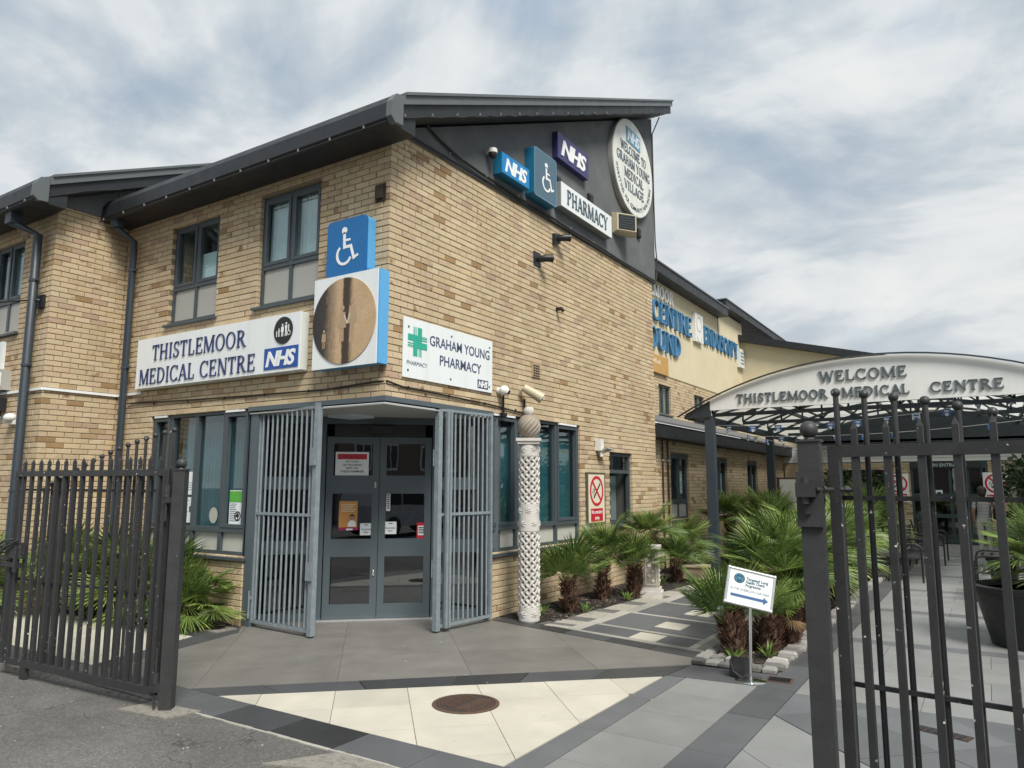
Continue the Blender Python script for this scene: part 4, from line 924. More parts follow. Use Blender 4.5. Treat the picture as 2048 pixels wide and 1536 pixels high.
rope("thin black cable looping down the far edge of the dark gable", [(.2, 7.9, 9.30), (.05, 7.86, 8.95), (.045, 7.87, 7.5), (.05, 7.88, 6.6), (.07, 7.91, 6.1), (.05, 7.86, 5.79)], .012)
rope("thin brown cable along the brick above the left windows and entrance", [(-4.96, -.02, 2.84), (-3.4, -.018, 2.80), (-2.2, -.018, 2.78), (-.9, -.018, 2.765), (-.12, -.02, 2.80), (.018, .02, 2.80)], .011, [((-4.3+.78*k, -.018, 2.80-.008*k), 0) for k in range(5)], BLACKM)
rope("thin black cable along the brick above the right windows", [(.018, .0, 2.80), (.018, .25, 2.765), (.018, 1.2, 2.745), (.018, 2.1, 2.72), (.02, 3.05, 2.66)], .011, [((.018, .35+.75*k, 2.765-.02*k), PI/2) for k in range(4)], BLACKM)
# ------------------------------------------------------------------ cream wall lettering of the upper wing
UWm = wallR(-1.485)
t = thing("wall_lettering", "big raised blue and white lettering CENTRE and SOUND on the cream upper wall", "lettering", UWm)
serif_parts(t, LETW, "THISTLEMOOR", 9.55, 6.52, .34, -.03, .03, width=3.36, weight=1.2)
LB_ = mat("raised_letter_blue", (.05, .19, .37), .45, var=.25, scale=9, dirt=(.03, .08, .14), dirt_amt=.5, dscale=7)
serif_parts(t, LB_, "HEALTH CENTRE", 8.05, 5.88, .55, -.005, .08, width=6.25, weight=1.15)
serif_parts(t, LB_, "ULTRASOUND", 8.05, 5.14, .55, -.005, .08, width=5.3, weight=1.15)
t = thing("wall_lettering", "smaller raised blue lettering ENDOSCOPY on the cream upper wall by its far corner", "lettering", UWm)
serif_parts(t, LB_, "ENDOSCOPY", 15.45, 5.92, .54, -.005, .06, width=3.55, weight=1.15)
t = thing("wall_plaque", "white plaque with a pale emblem between the blue words on the cream wall", "plaque", UWm @ T(14.86, 0, 6.25))
q = MB(); q.box(-.34, .36, -.10, -.004, -.42, .42); q.build("panel", WHITE2, t); q = MB(); ring(q, 0, .12, .20, .23, -.106, -.1005, 24); ring(q, 0, -.2, .20, .23, -.106, -.1005, 20, 200, 340); q.build("emblem", PANEL_W, t)
t = thing("wall_plaque", "small white louvred plaque at the far end of the blue lettering", "plaque", UWm @ T(19.28, 0, 6.0))
q = MB(); q.box(-.25, .25, -.12, -.004, -.32, .32); pl = q.build("panel", WHITE2, t); q = MB()
for k in range(4): q.box(-.18, .18, -.128, -.1205, -.2+k*.12, -.15+k*.12)
q.build("slat", FADEB, pl)
t = thing("wall_plaque", "orange wooden plaque with faint script below the blue lettering", "plaque", UWm @ T(11.75, 0, 4.76))
q = MB(); q.box(-.9, .62, -.06, -.004, -.24, .22); q.build("panel", mat("orange_wood", (.50, .29, .09), .6, var=.25, scale=8), t); q = MB(); sans(q, "Week", -.42, -.02, .15, -.0605, .004, shear=.3); q.build("script", IVORY, t)
# ------------------------------------------------------------------ paving
def clip(sub, cl):
    """clip polygon sub by the convex polygon cl (both counter-clockwise)"""
    out = sub
    for i in range(len(cl)):
        a, b = cl[i], cl[(i+1) % len(cl)]; inp, out = out, []
        side = lambda p: (b[0]-a[0])*(p[1]-a[1])-(b[1]-a[1])*(p[0]-a[0])
        for j in range(len(inp)):
            p, q = inp[j-1], inp[j]; sp, sq = side(p), side(q)
            if (sp < 0) != (sq < 0):
                t = sp/(sp-sq); out.append((p[0]+(q[0]-p[0])*t, p[1]+(q[1]-p[1])*t))
            if sq >= 0: out.append(q)
        if not out: return []
    r = []
    for p in out:
        if not r or abs(p[0]-r[-1][0])+abs(p[1]-r[-1][1]) > 1e-4: r.append(p)
    if len(r) > 1 and abs(r[0][0]-r[-1][0])+abs(r[0][1]-r[-1][1]) < 1e-4: r.pop()
    return r
def area(p): return sum(p[i][0]*p[(i+1) % len(p)][1]-p[(i+1) % len(p)][0]*p[i][1] for i in range(len(p)))/2
def ccw(p): return p if area(p) > 0 else p[::-1]
def tile(poly, m, parent, name="tile", z=0.0):
    poly = ccw(poly)
    if len(poly) < 3 or area(poly) < 0.0025: return
    mb = MB(); zt = z+rnd.uniform(-.0008, .0012); mb.slab(poly, z-.012, zt); return mb.build(name, m, parent)
def tiling(region, ang, org, w, h, m, parent, gap=.005, bond=0.0, name="tile", joined=None):
    region = ccw(region); c, s = math.cos(ang), math.sin(ang)
    uv = [((p[0]-org[0])*c+(p[1]-org[1])*s, -(p[0]-org[0])*s+(p[1]-org[1])*c) for p in region]
    for j in range(math.floor(min(v for _, v in uv)/h), math.ceil(max(v for _, v in uv)/h)):
        o = bond*w*(j % 2)
        for i in range(math.floor((min(u for u, _ in uv)-o)/w), math.ceil((max(u for u, _ in uv)-o)/w)):
            g = gap/2; q = [(i*w+o+g, j*h+g), ((i+1)*w+o-g, j*h+g), ((i+1)*w+o-g, (j+1)*h-g), (i*w+o+g, (j+1)*h-g)]
            Q = [(org[0]+u*c-v*s, org[1]+u*s+v*c) for u, v in q]
            if joined is None: tile(clip(region, Q), m, parent, name)
            else:
                c_ = clip(region, Q)
                if len(c_) > 2 and abs(area(c_)) > .0025: joined.slab(ccw(c_), -.012, rnd.uniform(-.0008, .0012))
mb = MB(); mb.slab([(-6.5, -2.34), (8.5, -2.34), (8.5, 19.5), (-6.5, 19.5)], -.028, -.010)
pav = tag(mb.build("entrance_paving", JOINT), kind="structure")
PA = math.radians(43.3); e1 = (math.cos(PA), math.sin(PA)); OR = (e1[0]*-.316, e1[1]*-.316)
OR = (.72, -1.29)
# border strip along the tarmac
x = -6.2; k = 0
while x < 8:
    tile([(x+.002, -2.33), (x+.61, -2.33), (x+.61, -1.985), (x+.002, -1.985)], BLACK_T if abs(x-1.05) < .1 else DARK_T if k % 5 == 1 else MID_D, pav); x += .6125; k += 1
creamR = [(.12, -1.98), (2.845, -1.98), (2.875, .545)]
tiling(creamR, PA, OR, .585, .585, CREAM_T, pav, .0045)
# dark diagonal band
bA, bB, bC, bD = (-.27, -1.98), (2.94, 1.085), (2.885, .565), (.10, -1.98)
for i, (f0, f1) in enumerate(((0, .13), (.13, .31), (.31, .50), (.50, .65), (.65, .82), (.82, 1.0))):
    P = lambda f, a, b: (a[0]+(b[0]-a[0])*f, a[1]+(b[1]-a[1])*f)
    tile([P(f0+.001, bA, bB), P(f1-.001, bA, bB), P(f1-.001, bD, bC), P(f0+.001, bD, bC)], BLACK_T if i == 3 else DARK_T, pav)
brown = [(-1.52, -1.98), (-.28, -1.98), (2.935, 1.10), (2.94, 1.37), (.05, 1.985), (-.05, 2.3), (-.60, 1.75), (-1.70, .76), (-2.35, .12), (-1.92, -.25)]
tiling(brown, PA, OR, 1.17, .585, BROWN_T, pav, .003)
# dark band round the entrance, cream field on the left
tiling([(-2.17, -.66), (-1.78, -1.98), (-1.53, -1.98), (-1.93, -.25), (-2.3, .05), (-6, .05), (-6, -.7)], 0, (0, 0), .6, .6, DARK_T, pav, .004)
tiling([(-6.3, -1.98), (-1.79, -1.98), (-2.18, -.67), (-6.3, -.71)], PA, OR, .585, .585, CREAM_T, pav, .0045)
# strip in front of the patterned walk
for i in range(5):
    f0, f1 = i/5, (i+1)/5; P = lambda f, o: (.06+2.88*f, 2.0-.62*f+o)
    tile([P(f0+.001, .005), P(f1-.001, .005), P(f1-.001, .255-.03*f1), P(f0+.001, .255-.03*f0)], BLACK_T if i == 1 else DARK_T, pav)
# grey strip and the walk on the right
tiling([(2.855, -1.98), (3.06, -1.98), (3.06, .615), (2.89, .60)], 0, (2.855, -1.08), .21, .9, MID_T, pav, .004)
tiling([(3.065, -1.98), (3.665, -1.98), (3.665, .68), (3.065, .62)], 0, (3.065, -1.08), .6, .6, LIGHT_T, pav, .004)
tiling([(2.90, .61), (3.665, .69), (3.72, 1.16), (2.95, 1.09)], 0, (2.9, .5), .6, .8, MID_D, pav, .004)
tiling([(3.67, -1.98), (3.975, -1.98), (3.975, 12), (3.73, 12), (3.73, 1.17), (3.67, .7)], 0, (3.67, -1.98), .305, .9, MID_D, pav, .004)
tiling([(3.98, -1.98), (5.9, -1.98), (3.98, -.06)], -PI/4, (3.98, -.06), 1.2, .6, PALE_T, pav, .004)
tiling([(3.98, -.05), (5.92, -1.98), (7.6, -1.98), (7.6, .62), (3.98, .62)], -PI/4, (3.98, -.06), .9, .6, MID_T, pav, .004)
yb = .625; farP, farM = MB(), MB()
for n_, yn in enumerate((3.07, 5.45, 7.85, 10.25, 12.65, 15.0)):
    tiling([(3.98, yb), (7.6, yb), (7.6, yn), (3.98, yn)], 0, (3.98, yb), .9, .605, PALE_T, pav, .004, .5, joined=None if n_ < 2 else farP)
    tiling([(3.98, yn+.003), (7.6, yn+.003), (7.6, yn+.235), (3.98, yn+.235)], 0, (3.98, yn), .9, .6, MID_T, pav, .004, joined=None if n_ < 2 else farM); yb = yn+.24
tiling([(2.2, 15.24), (7.6, 15.24), (7.6, 19.4), (2.2, 19.4)], 0, (3.98, 15.24), .9, .6, LIGHT_T, pav, .004, joined=farP)
tag(farP.build("far_tiles", PALE_T, pav), kind="stuff"); tag(farM.build("far_band_tiles", MID_T, pav), kind="stuff")
# patterned walk beside the building
mb = MB(); mb.slab([(.5, 2.0), (3.0, 1.5), (3.0, 16), (.5, 16)], -.022, -.0095)
walk = tag(mb.build("patterned_walk", JOINT), kind="structure")
xl = lambda y: 1.27+.05*(y-2); fy = lambda x, y0: y0-.17*(x-1.3)
def cell(x0, x1, ya, yb_, m): tile([(x0, fy(x0, ya)), (x1, fy(x1, ya)), (x1, fy(x1, yb_)), (x0, fy(x0, yb_))], m, walk)
cell(1.0, 2.9, 1.96, 2.05, BAND_T)
ys = [2.055, 2.56, 3.55, 4.62, 5.7, 6.8, 7.9, 9.0, 10.1, 11.2, 12.3, 13.4]
for i in range(len(ys)-1):
    a, b = ys[i], ys[i+1]-.085; L_ = xl(a); mid = (a+b)/2; s0, s1 = 1.93, 2.27
    sa, sb = (a+.0, b-.06) if i == 0 else (mid-.2, mid+.2)
    cell(L_, s0-.003, a, b, MID_T); cell(s1+.003, 2.66, a, b, MID_T)
    if i: cell(s0, s1, a, sa-.004, MID_T); cell(s0, s1, sb+.004, b, MID_T)
    cell(s0, s1, sa, sb, CREAM_T); cell(L_, 2.66, b+.004, ys[i+1]-.004, BAND_T)
    cell(2.665, 2.75, a, (a+b)/2, CREAM_T if i % 2 == 0 else BAND_T); cell(2.665, 2.75, (a+b)/2+.004, ys[i+1], BAND_T); cell(2.755, 2.9, a, ys[i+1], PALE_T)
    cell(L_-.17, L_-.004, a, ys[i+1]-.004, BAND_T)
    for q in range(4):
        y0 = a+(ys[i+1]-a)*q/4; y1 = a+(ys[i+1]-a)*(q+1)/4-.006; tile([(L_-.50, y0), (L_-.175, y0), (L_-.175, y1), (L_-.50, y1)], PEB_D if (q+i) % 3 == 1 else PEB_T, walk)
# planting beds
mb = MB(); mb.slab([(2.93, 1.14), (3.70, 1.2), (3.72, 14), (2.93, 14)], -.02, .004)
isl = tag(mb.build("planting_bed", SOIL), kind="structure")
mb = MB(); mb.slab([(.0, 2.28), (.62, 2.12), (.86, 4), (1.1, 8), (1.3, 16), (-.2, 16), (-.2, 7.8), (0, 7.7)], -.02, .006)
wb = tag(mb.build("wall_bed", SOIL), kind="structure")
mb = MB(); mb.slab([(-5.25, -.48), (-2.42, -.42), (-2.4, 0), (-5.25, 0)], -.02, .012)
tag(mb.build("shrub_bed", SOIL), kind="structure")
mul = MB()
for (x0, x1, y0, y1, n) in ((2.98, 3.66, 1.25, 9, 900), (.05, .8, 2.35, 8, 800), (-5, -2.4, -.42, -.05, 300)):
    for _ in range(n):
        x, y = rnd.uniform(x0, x1), rnd.uniform(y0, y1); r = rnd.uniform(.012, .035); a = rnd.uniform(0, PI); k = rnd.choice((1, 1, 1, 2.2, 5))
        mul.box(-r, r, -r*.5, r*.5, 0, .012, (k, k, k), T(x, y, .006) @ RZ(a) @ RX(rnd.uniform(-.5, .5)))
tag(mul.build("bark_mulch", CHIP), "dark bark and stone chips scattered over the planting beds", kind="stuff")
# granite setts round the island
setts = []
def sett(x, y, a, w, d):
    mb = MB(); h = rnd.uniform(.035, .06); e = rnd.uniform(.012, .02); j = lambda: rnd.uniform(-.006, .006)
    lo = [(-w/2, -d/2, 0), (w/2, -d/2, 0), (w/2, d/2, 0), (-w/2, d/2, 0)]
    md = [(p[0]+j(), p[1]+j(), h*.6) for p in lo]; hi = [(p[0]*(1-e*2/w)+j()*.5, p[1]*(1-e*2/d)+j()*.5, h+j()*.4) for p in lo]
    mb.faces(lo+md+hi, [(8, 9, 10, 11)]+[(q, (q+1) % 4, 4+(q+1) % 4, 4+q) for q in range(4)]+[(4+q, 4+(q+1) % 4, 8+(q+1) % 4, 8+q) for q in range(4)])
    mb.build("sett", SETT, isl, T(x, y, .0) @ RZ(a+rnd.uniform(-.08, .08)))
y = 1.36
while y < 12: sett(3.64, y, 0, rnd.uniform(.15, .19), .095); y += rnd.uniform(.112, .128)
for r_ in range(3):
    x = 2.98
    while x < 3.70-.0*r_: 
        if not (r_ > 0 and x > 3.25): sett(x, 1.215+.115*r_+.02*x*0, 0, .115, .09)
        x += rnd.uniform(.128, .14)
y = 1.56
while y < 6:
    for c_ in range(2): sett(2.99+.125*c_, y, 0, .11, .09)
    y += rnd.uniform(.108, .125)
# covers and drains
t = thing("manhole_cover", "rusty round patterned manhole cover set in the cream paving", "manhole cover", T(1.905, -1.075, 0) @ Matrix.Diagonal((.77, .77, 1, 1)))
q = MB(); q.lathe([(.34, .0), (.34, .006), (.30, .008), (.30, .003)], 40); q.build("rim", IRON, t); q = MB(); q.lathe([(.298, 0), (.298, .004)], 40); cv = q.build("cover", IRON_D, t); q = MB()
for sgn in (-1, 1):
    for i in range(9):
        w = .028+.03*i-.14
        if sgn < 0: w -= .0
    for i in range(12):
        yy = -.20+.036*i; L_ = math.sqrt(max(0, .27**2-(yy*1.15)**2))
        if L_ > .05: q.bar((sgn*.02, yy, .006), (sgn*min(L_, .15), yy+.05, .006), .016, .006)
for i in range(40):
    a = 2*PI*i/40
    for r in (.20, .24, .275):
        x, y = r*math.cos(a+r*9), r*math.sin(a+r*9)
        if abs(x) > .16 : q.box(x-.011, x+.011, y-.011, y+.011, .0041, .0085)
q.build("raised_pattern", IRON, cv)
t = thing("drain_grate", "small dark drain grate beside the foot of the direction sign", "drain", T(3.78, .98, 0) @ RZ(.1)); q = MB(); q.box(-.11, .11, -.09, .09, 0, .006); q.build("frame", IRON, t); q = MB()
for i in range(5): q.box(-.09, .09, -.07+.03*i, -.055+.03*i, .0065, .010)
q.build("slot", BLK, t)
t = thing("drain_grate", "oval dark drain cover in a pale slab beside the left palm shrubs", "drain", T(-2.33, -.28, 0)); q = MB(); q.box(-.22, .22, -.14, .14, 0, .014); q.build("slab", CONC, t); q = MB(); q.lathe([(.12, .0145), (.12, .018)], 20); q.build("cover", BLK, t)
t = thing("drain_grate", "rectangular drain grate in the right walk behind the near gate bars", "drain", T(5.05, .15, 0) @ RZ(-.3)); q = MB(); q.box(-.17, .17, -.06, .06, 0, .006); q.build("frame", IRON_D, t); q = MB()
for i in range(6): q.box(-.15+.05*i, -.12+.05*i, -.045, .045, .0065, .009)
q.build("slot", BLK, t)
q = MB(); q.slab([(-.22, -2.62), (.30, -2.56), (.36, -2.31), (.05, -2.34), (-.16, -2.37)], -.01, .006); tag(q.build("concrete_pad", CONC), kind="structure")
q = MB(); q.slab([(1.6, -2.75), (2.1, -2.58), (2.9, -2.52), (2.9, -2.36), (1.85, -2.36)], -.01, .0055); tag(q.build("concrete_pad", CONC), kind="structure")
q = MB(); x = -.2
while x < 6:
    w = rnd.uniform(.05, .16); q.box(x, x+w, -2.352-rnd.uniform(0, .014), -2.335, -.01, rnd.uniform(.0, .004)); x += w*1.02
tag(q.build("mortar_edge", BAND_T), kind="structure")
q = MB(); q.box(-6, -1.9, -2.52, -2.345, -.01, .05); tag(q.build("left_kerb", CONC), kind="structure")
lit = MB()
for _ in range(36):
    x, y = rnd.uniform(-2, 2.6), rnd.uniform(-3.6, -2.5); r = rnd.uniform(.003, .008); lit.box(-r, r, -r*.6, r*.6, 0, .003, None, T(x, y, -.0035) @ RZ(rnd.uniform(0, 3)))
for _ in range(14):
    x, y = rnd.uniform(-1, 4.5), rnd.uniform(-1.9, .6); r = rnd.uniform(.004, .010); lit.box(-r, r, -r*.6, r*.6, 0, .003, None, T(x, y, .001) @ RZ(rnd.uniform(0, 3)))
tag(lit.build("litter", PANEL), "pale specks of litter on the tarmac and paving", kind="stuff")
# ------------------------------------------------------------------ security grilles beside the doors
def grille(P0, P1, lab, nb):
    a, b = Vector((*P0, 0)), Vector((*P1, 0)); d = (b-a); L_ = d.length; d.normalize()
    t = thing("security_gate", lab, "security gate", Matrix(((d.x, -d.y, 0, a.x), (d.y, d.x, 0, a.y), (0, 0, 1, 0), (0, 0, 0, 1))), "folded security gates at the entrance")
    q = MB(); w = .036; H = 2.60
    q.box(0, w, -.02, .02, .04, H); q.box(L_-.065, L_, -.04, .025, .02, H+.02)
    for z in (.05, 1.32, H-.045): q.box(w, L_-.065, -.018, .018, z, z+.032)
    q.build("frame", GRILLE, t)
    for i in range(nb):
        x = w+(L_-.13)*(i+.6)/(nb+.2); q = MB(); q.tube([(x, -.004, .09), (x, -.004, H-.045)], .0125, 8); q.build("bar", GRILLE, t)
    for i, x in enumerate((L_-.14, L_-.19)):
        q = MB(); q.box(x, x+.035, .04, .075, .05, H-.05); q.build("folded_stile", GRILLE, t)
    for z in (.62, 1.9): q = MB(); q.box(L_-.10, L_+.006, -.062, -.051, z, z+.20); q.build("lock_plate", GRILLE, t)
    q = MB(); q.tube([(.02, -.045, .10), (.02, -.045, .42)], .010, 6); q.box(-.01, .05, -.04, -.026, .32, .36); q.build("drop_bolt", GRILLE, t)
grille((-2.13, .06), (-.97, -.01), "grey folded security gate left of the entrance doors", 11)
grille((.085, 1.93), (-.02, .94), "grey folded security gate right of the entrance doors", 10)
# ------------------------------------------------------------------ papers on the glass
def paper(name, lab, cat, Mx, w, h, m, extra=()):
    t = thing(name, lab, cat, Mx); q = MB(); q.box(-w/2, w/2, -.003, 0, -h/2, h/2); q.build("sheet", m, t)
    for nm, fn, mm in extra: q = MB(); fn(q); q.build(nm, mm, t)
    return t
def lines(x0, x1, z0, n, dz, hh=.008):
    def f(q):
        for i in range(n): q.box(x0, x1-(i % 3)*.02*(x1-x0)/.2, -.0045, -.0031, z0-i*dz, z0-i*dz+hh)
    return f
DZ = SC @ T(0, .018, 0)
def warn(q):
    for i, s in enumerate(("NO CASH", "OR VALUABLES", "KEPT ON", "THESE PREMISES")): sans(q, s, 0, .015-i*.042, .026, -.0042, .0006, width=(.16, .24, .15, .30)[i], align='C', bold=.015)
def warnb(q): q.box(-.185, .185, -.0042, -.0031, .055, .125)
t = paper("warning_notice", "white notice with red band in the upper left door pane, NO CASH OR VALUABLES KEPT", "notice", DZ @ T(.33, 0, 1.95), .42, .30, WHITE, (("lettering", warn, BLK), ("red_band", warnb, RED)))
q = MB(); sans(q, "WARNING", 0, .075, .034, -.0043, .0006, width=.24, align='C', bold=.02); q.build("band_lettering", mat("dark_red_letters", (.22, .01, .015), .5, fine=0), t)
ORNG = mat("orange_poster", (.56, .27, .07), .4, var=.12); MAG = mat("magenta_strip", (.32, .015, .11), .4)
def po(q): q.ball((.05, -.005, -.045), .028, 12, 8, (1, .1, 1.15))
def pb(q): q.prism([(-.005, -.155), (.10, -.155), (.095, -.10), (.065, -.075), (.035, -.075), (.005, -.10)], -.0048, -.0031)
def ph(q): q.ball((.05, -.0045, -.028), .031, 12, 8, (1, .08, .9))
t = paper("poster", "orange poster with a smiling person in the middle left door pane", "poster", DZ @ T(.30, 0, 1.31), .23, .33, ORNG, (("text_line", lines(-.09, .09, .12, 5, .022), IVORY), ("printed_hair", ph, BLK), ("printed_face", po, mat("printed_skin", (.35, .2, .13), .6)), ("printed_coat", pb, LETW)))
q = MB(); q.box(-.115, .13, -.0042, .001, -.20, -.166); q.build("magenta_edge", MAG, t); q = MB(); q.box(-.02, .06, -.0055, -.0043, -.20, -.18); q.build("white_strip", LETW, t)
def aut(q): sans(q, "Automatic", 0, -.01, .022, -.0042, .0006, width=.13, align='C', bold=.02); sans(q, "door", 0, -.045, .022, -.0042, .0006, width=.06, align='C', bold=.02); q.box(-.025, .025, -.0042, -.0031, .05, .06)
paper("door_label", "small white Automatic door label on the left door leaf", "label", DZ @ T(.53, 0, 1.12), .155, .15, WHITE, (("lettering", aut, GREYT),))
paper("door_label", "small white Automatic door label on the right door leaf", "label", DZ @ T(.835, 0, 1.135), .15, .155, WHITE, (("lettering", aut, GREYT),))
def dots(q):
    for i in range(7): q.box(-.016, .016, -.0042, -.0031, .085-i*.028, .1-i*.028)
paper("door_sticker", "narrow white and black sticker strip at the top corner of the right door pane", "sticker", DZ @ T(.80, 0, 1.46), .05, .22, WHITE, (("print_mark", dots, BLK),))
paper("door_sticker", "red and white sticker low in the right door pane", "sticker", DZ @ T(1.235, 0, 1.10), .13, .20, RED, (("white_field", lambda q: q.box(-.05, .05, -.0042, -.0031, -.06, .06), WHITE), ("text_line", lines(-.042, .042, .03, 4, .022, .012), BLK)))
WZ = ML @ T(0, .078, 0)
LIME = mat("green_print", (.10, .40, .05), .45, var=.3, scale=20)
def loop(q): ring(q, .045, -.10, .045, .062, -.0048, -.0031, 20); ring(q, .03, -.12, .02, .035, -.005, -.0031, 16); q.ball((.045, -.004, -.09), .03, 10, 6, (1, .1, 1))
paper("poster", "green and white leaflet poster in the ground floor window left of the entrance", "poster", WZ @ T(-2.53, 0, 1.39), .25, .44, WHITE, (("green_header", lambda q: q.box(-.125, .125, -.0042, -.0031, .07, .21), LIME), ("text_line", lines(-.11, .02, .045, 10, .023), GREYT), ("dark_figure", loop, BLK)))
t = thing("window_sticker", "round translucent white sticker low in the ground floor window", "sticker", WZ @ T(-2.97, 0, 1.29)); q = MB(); disc(q, 0, 0, .085, .10, -.003, 0, 32); q.build("sheet", PANEL_W, t); q = MB(); ring(q, 0, 0, .05, .055, -.0042, -.0031, 24); q.build("print_ring", PANEL, t)
def lp(q): q.box(.02, .07, -.0042, -.0031, -.03, .05)
paper("paper_notice", "white printed notice in the window behind the left gate post", "notice", WZ @ T(-3.51, 0, 1.35), .22, .33, WHITE, (("text_line", lines(-.09, .0, .12, 5, .05), GREYT), ("print_block", lp, GREYT)))
paper("paper_notice", "crumpled pale paper above the white notice in the left window", "notice", WZ @ T(-3.49, 0, 1.70), .14, .30, NET, (("text_line", lines(-.05, .05, .0, 4, .03), FADEB),))
# no smoking sign on the right facade
def nosmoke(t, s, y, withtext=True):
    q = MB(); ring(q, 0, .13*s, .215*s, .265*s, y-.003, y, 40); stroke(q, (-.165*s, .295*s), (.165*s, -.035*s), .045*s, y-.0034, y); q.build("prohibition_ring", RED, t)
    q = MB(); stroke(q, (-.10*s, .02*s), (.13*s, .25*s), .035*s, y-.0022, y); stroke(q, (-.12*s, .06*s), (-.06*s, .20*s), .018*s, y-.0024, y); stroke(q, (-.06*s, .20*s), (-.11*s, .24*s), .018*s, y-.0026, y); stroke(q, (-.16*s, .10*s), (-.13*s, .17*s), .016*s, y-.0024, y); q.build("cigarette", BLK, t)
    q = MB(); q.box(-.235*s, .235*s, y-.003, y, -.40*s, -.175*s); rb = q.build("red_band", RED, t)
    if withtext: q = MB(); sans(q, "No smoking", 0, -.265*s, .065*s, y-.0031, .001, width=.42*s, align='C', bold=.02); sans(q, "area", 0, -.365*s, .065*s, y-.0031, .001, width=.17*s, align='C', bold=.02); q.build("lettering", LETW, rb)
t = thing("no_smoking_sign", "framed red and cream No smoking sign on the brick between the windows", "sign", MR @ T(5.055, 0, 1.47))
q = MB(); q.box(-.335, .335, -.03, 0, -.42, .42); q.build("frame", mat("dull_bronze_frame", (.10, .085, .065), .5), t); q = MB(); q.box(-.29, .29, -.034, -.0305, -.385, .385); q.build("sheet", IVORY, t)
nosmoke(t, .92, -.0345)
# ------------------------------------------------------------------ carved column with ribbed ball
t = thing("carved_column", "white carved column of woven lattice topped by a ribbed stone ball", "column", T(.50, 2.17, 0) @ RZ(.5) @ Matrix.Diagonal((.90, .90, 1, 1)))
q = MB(); q.lathe([(.125, 0), (.125, 2.20)], 24); q.build("shaded_core", CARVE_D, t)  # solid core, its dark colour imitates shade in the lattice holes
def weave(z0, z1):
    R = .148; n = 10; turn = (z1-z0)/.148
    for sg in (1, -1):
        q = MB()
        for k in range(n):
            N = int((z1-z0)/.016); hw = .0215; vs = []; fs = []
            for i in range(N+1):
                f = i/N; z = z0+(z1-z0)*f; a = 2*PI*k/n+sg*turn*f+ (0 if sg > 0 else .0)
                r = R+.007*sg*math.cos(turn*f*n); da = hw/R*1.15
                vs += [((r-.02)*math.cos(a-da), (r-.02)*math.sin(a-da), z), (r*math.cos(a-da*.6), r*math.sin(a-da*.6), z), (r*math.cos(a+da*.6), r*math.sin(a+da*.6), z), ((r-.02)*math.cos(a+da), (r-.02)*math.sin(a+da), z)]
            for i in range(N):
                for c in range(3): fs.append((i*4+c, i*4+c+1, i*4+c+5, i*4+c+4))
            q.faces(vs, fs)
        q.build("lattice_strand", CARVE, t, angle=50)
weave(.20, 1.10); weave(1.46, 2.04)
for z0, z1 in ((0, .21), (1.09, 1.47), (2.03, 2.20)):
    q = MB(); q.lathe([(.135, z0), (.146, z0+.02), (.146, z1-.02), (.135, z1)], 24)
    for zc in ([z0+.1] if z1-z0 < .25 else [z0+.11, z0+.27]):
        for k in range(6):
            a = 2*PI*(k+.5*(zc > z0+.2))/6
            for p in range(7):
                b = 2*PI*p/7; r = .045; C = Vector((.150*math.cos(a), .150*math.sin(a), zc)); tg = Vector((-math.sin(a), math.cos(a), 0)); nm = Vector((math.cos(a), math.sin(a), 0))
                v = tg*math.cos(b)+Vector((0, 0, 1))*math.sin(b); w = tg*-math.sin(b)+Vector((0, 0, 1))*math.cos(b)
                q.faces([C-nm*.008+v*.008, C+v*r*.6+w*.016-nm*.014, C+v*r*1.25-nm*.016, C+v*r*.6-w*.016-nm*.014, C+v*r*.6+nm*.010], [(0, 3, 4), (0, 4, 1), (3, 2, 4), (4, 2, 1)])
            q.ball(Vector((.155*math.cos(a), .155*math.sin(a), zc)), .010, 6, 4)
    q.build("flower_band", CARVE, t)
q = MB(); q.box(-.155, .155, -.155, .155, 2.20, 2.235); q.box(-.175, .175, -.175, .175, 2.236, 2.275); q.build("capital", CARVE, t)
bl = MB(); bl.ball((0, 0, 2.43), .155, 28, 16); ball = bl.build("stone_ball", BALLS, t, smooth=True); q = MB()
for k in range(13):
    pts = []
    for i in range(17):
        th = -PI/2+.15+(PI-.3)*i/16; a = 2*PI*k/13+1.1*th; pts.append((.156*math.cos(th)*math.cos(a), .156*math.cos(th)*math.sin(a), 2.43+.156*math.sin(th)))
    q.tube(pts, [.004+.011*math.sin(PI*i/16) for i in range(17)], 6)
q.build("rib", BALLS, ball, smooth=True)
q = MB(); q.lathe([(.05, 2.57), (.075, 2.60), (.08, 2.64), (.06, 2.675), (.02, 2.685)], 14); q.build("top_knob", CARVE, t, angle=40)
# ------------------------------------------------------------------ gates
def frame_m(P, dirv):
    d = Vector((dirv[0], dirv[1], 0)).normalized()
    return Matrix(((d.x, -d.y, 0, P[0]), (d.y, d.x, 0, P[1]), (0, 0, 1, 0), (0, 0, 0, 1)))
def post(P, top, ang, lab, base=0):
    t = thing("gate_post", lab, "gate post", T(P[0], P[1], 0) @ RZ(ang), "square gate posts with ball tops")
    q = MB(); w = .045; q.box(-w, w, -w, w, -.02, top-.012); q.build("shaft", POSTP, t)
    q = MB(); q.box(-.051, .051, -.051, .051, top-.011, top); q.lathe([(.026, top), (.02, top+.012)], 12); q.build("cap_plate", POSTP, t)
    q = MB(); q.ball((0, 0, top+.045), .040, 20, 12); q.build("ball_finial", POSTP, t, smooth=True)
    return t
pl = post((.10, -2.42), 1.80, .62, "grey square gate post with ball top on the concrete pad left of the paved entrance")
pr = post((4.765, -2.385), 1.885, .02, "thick square gate post with ball top right of the entrance, nearest the camera")
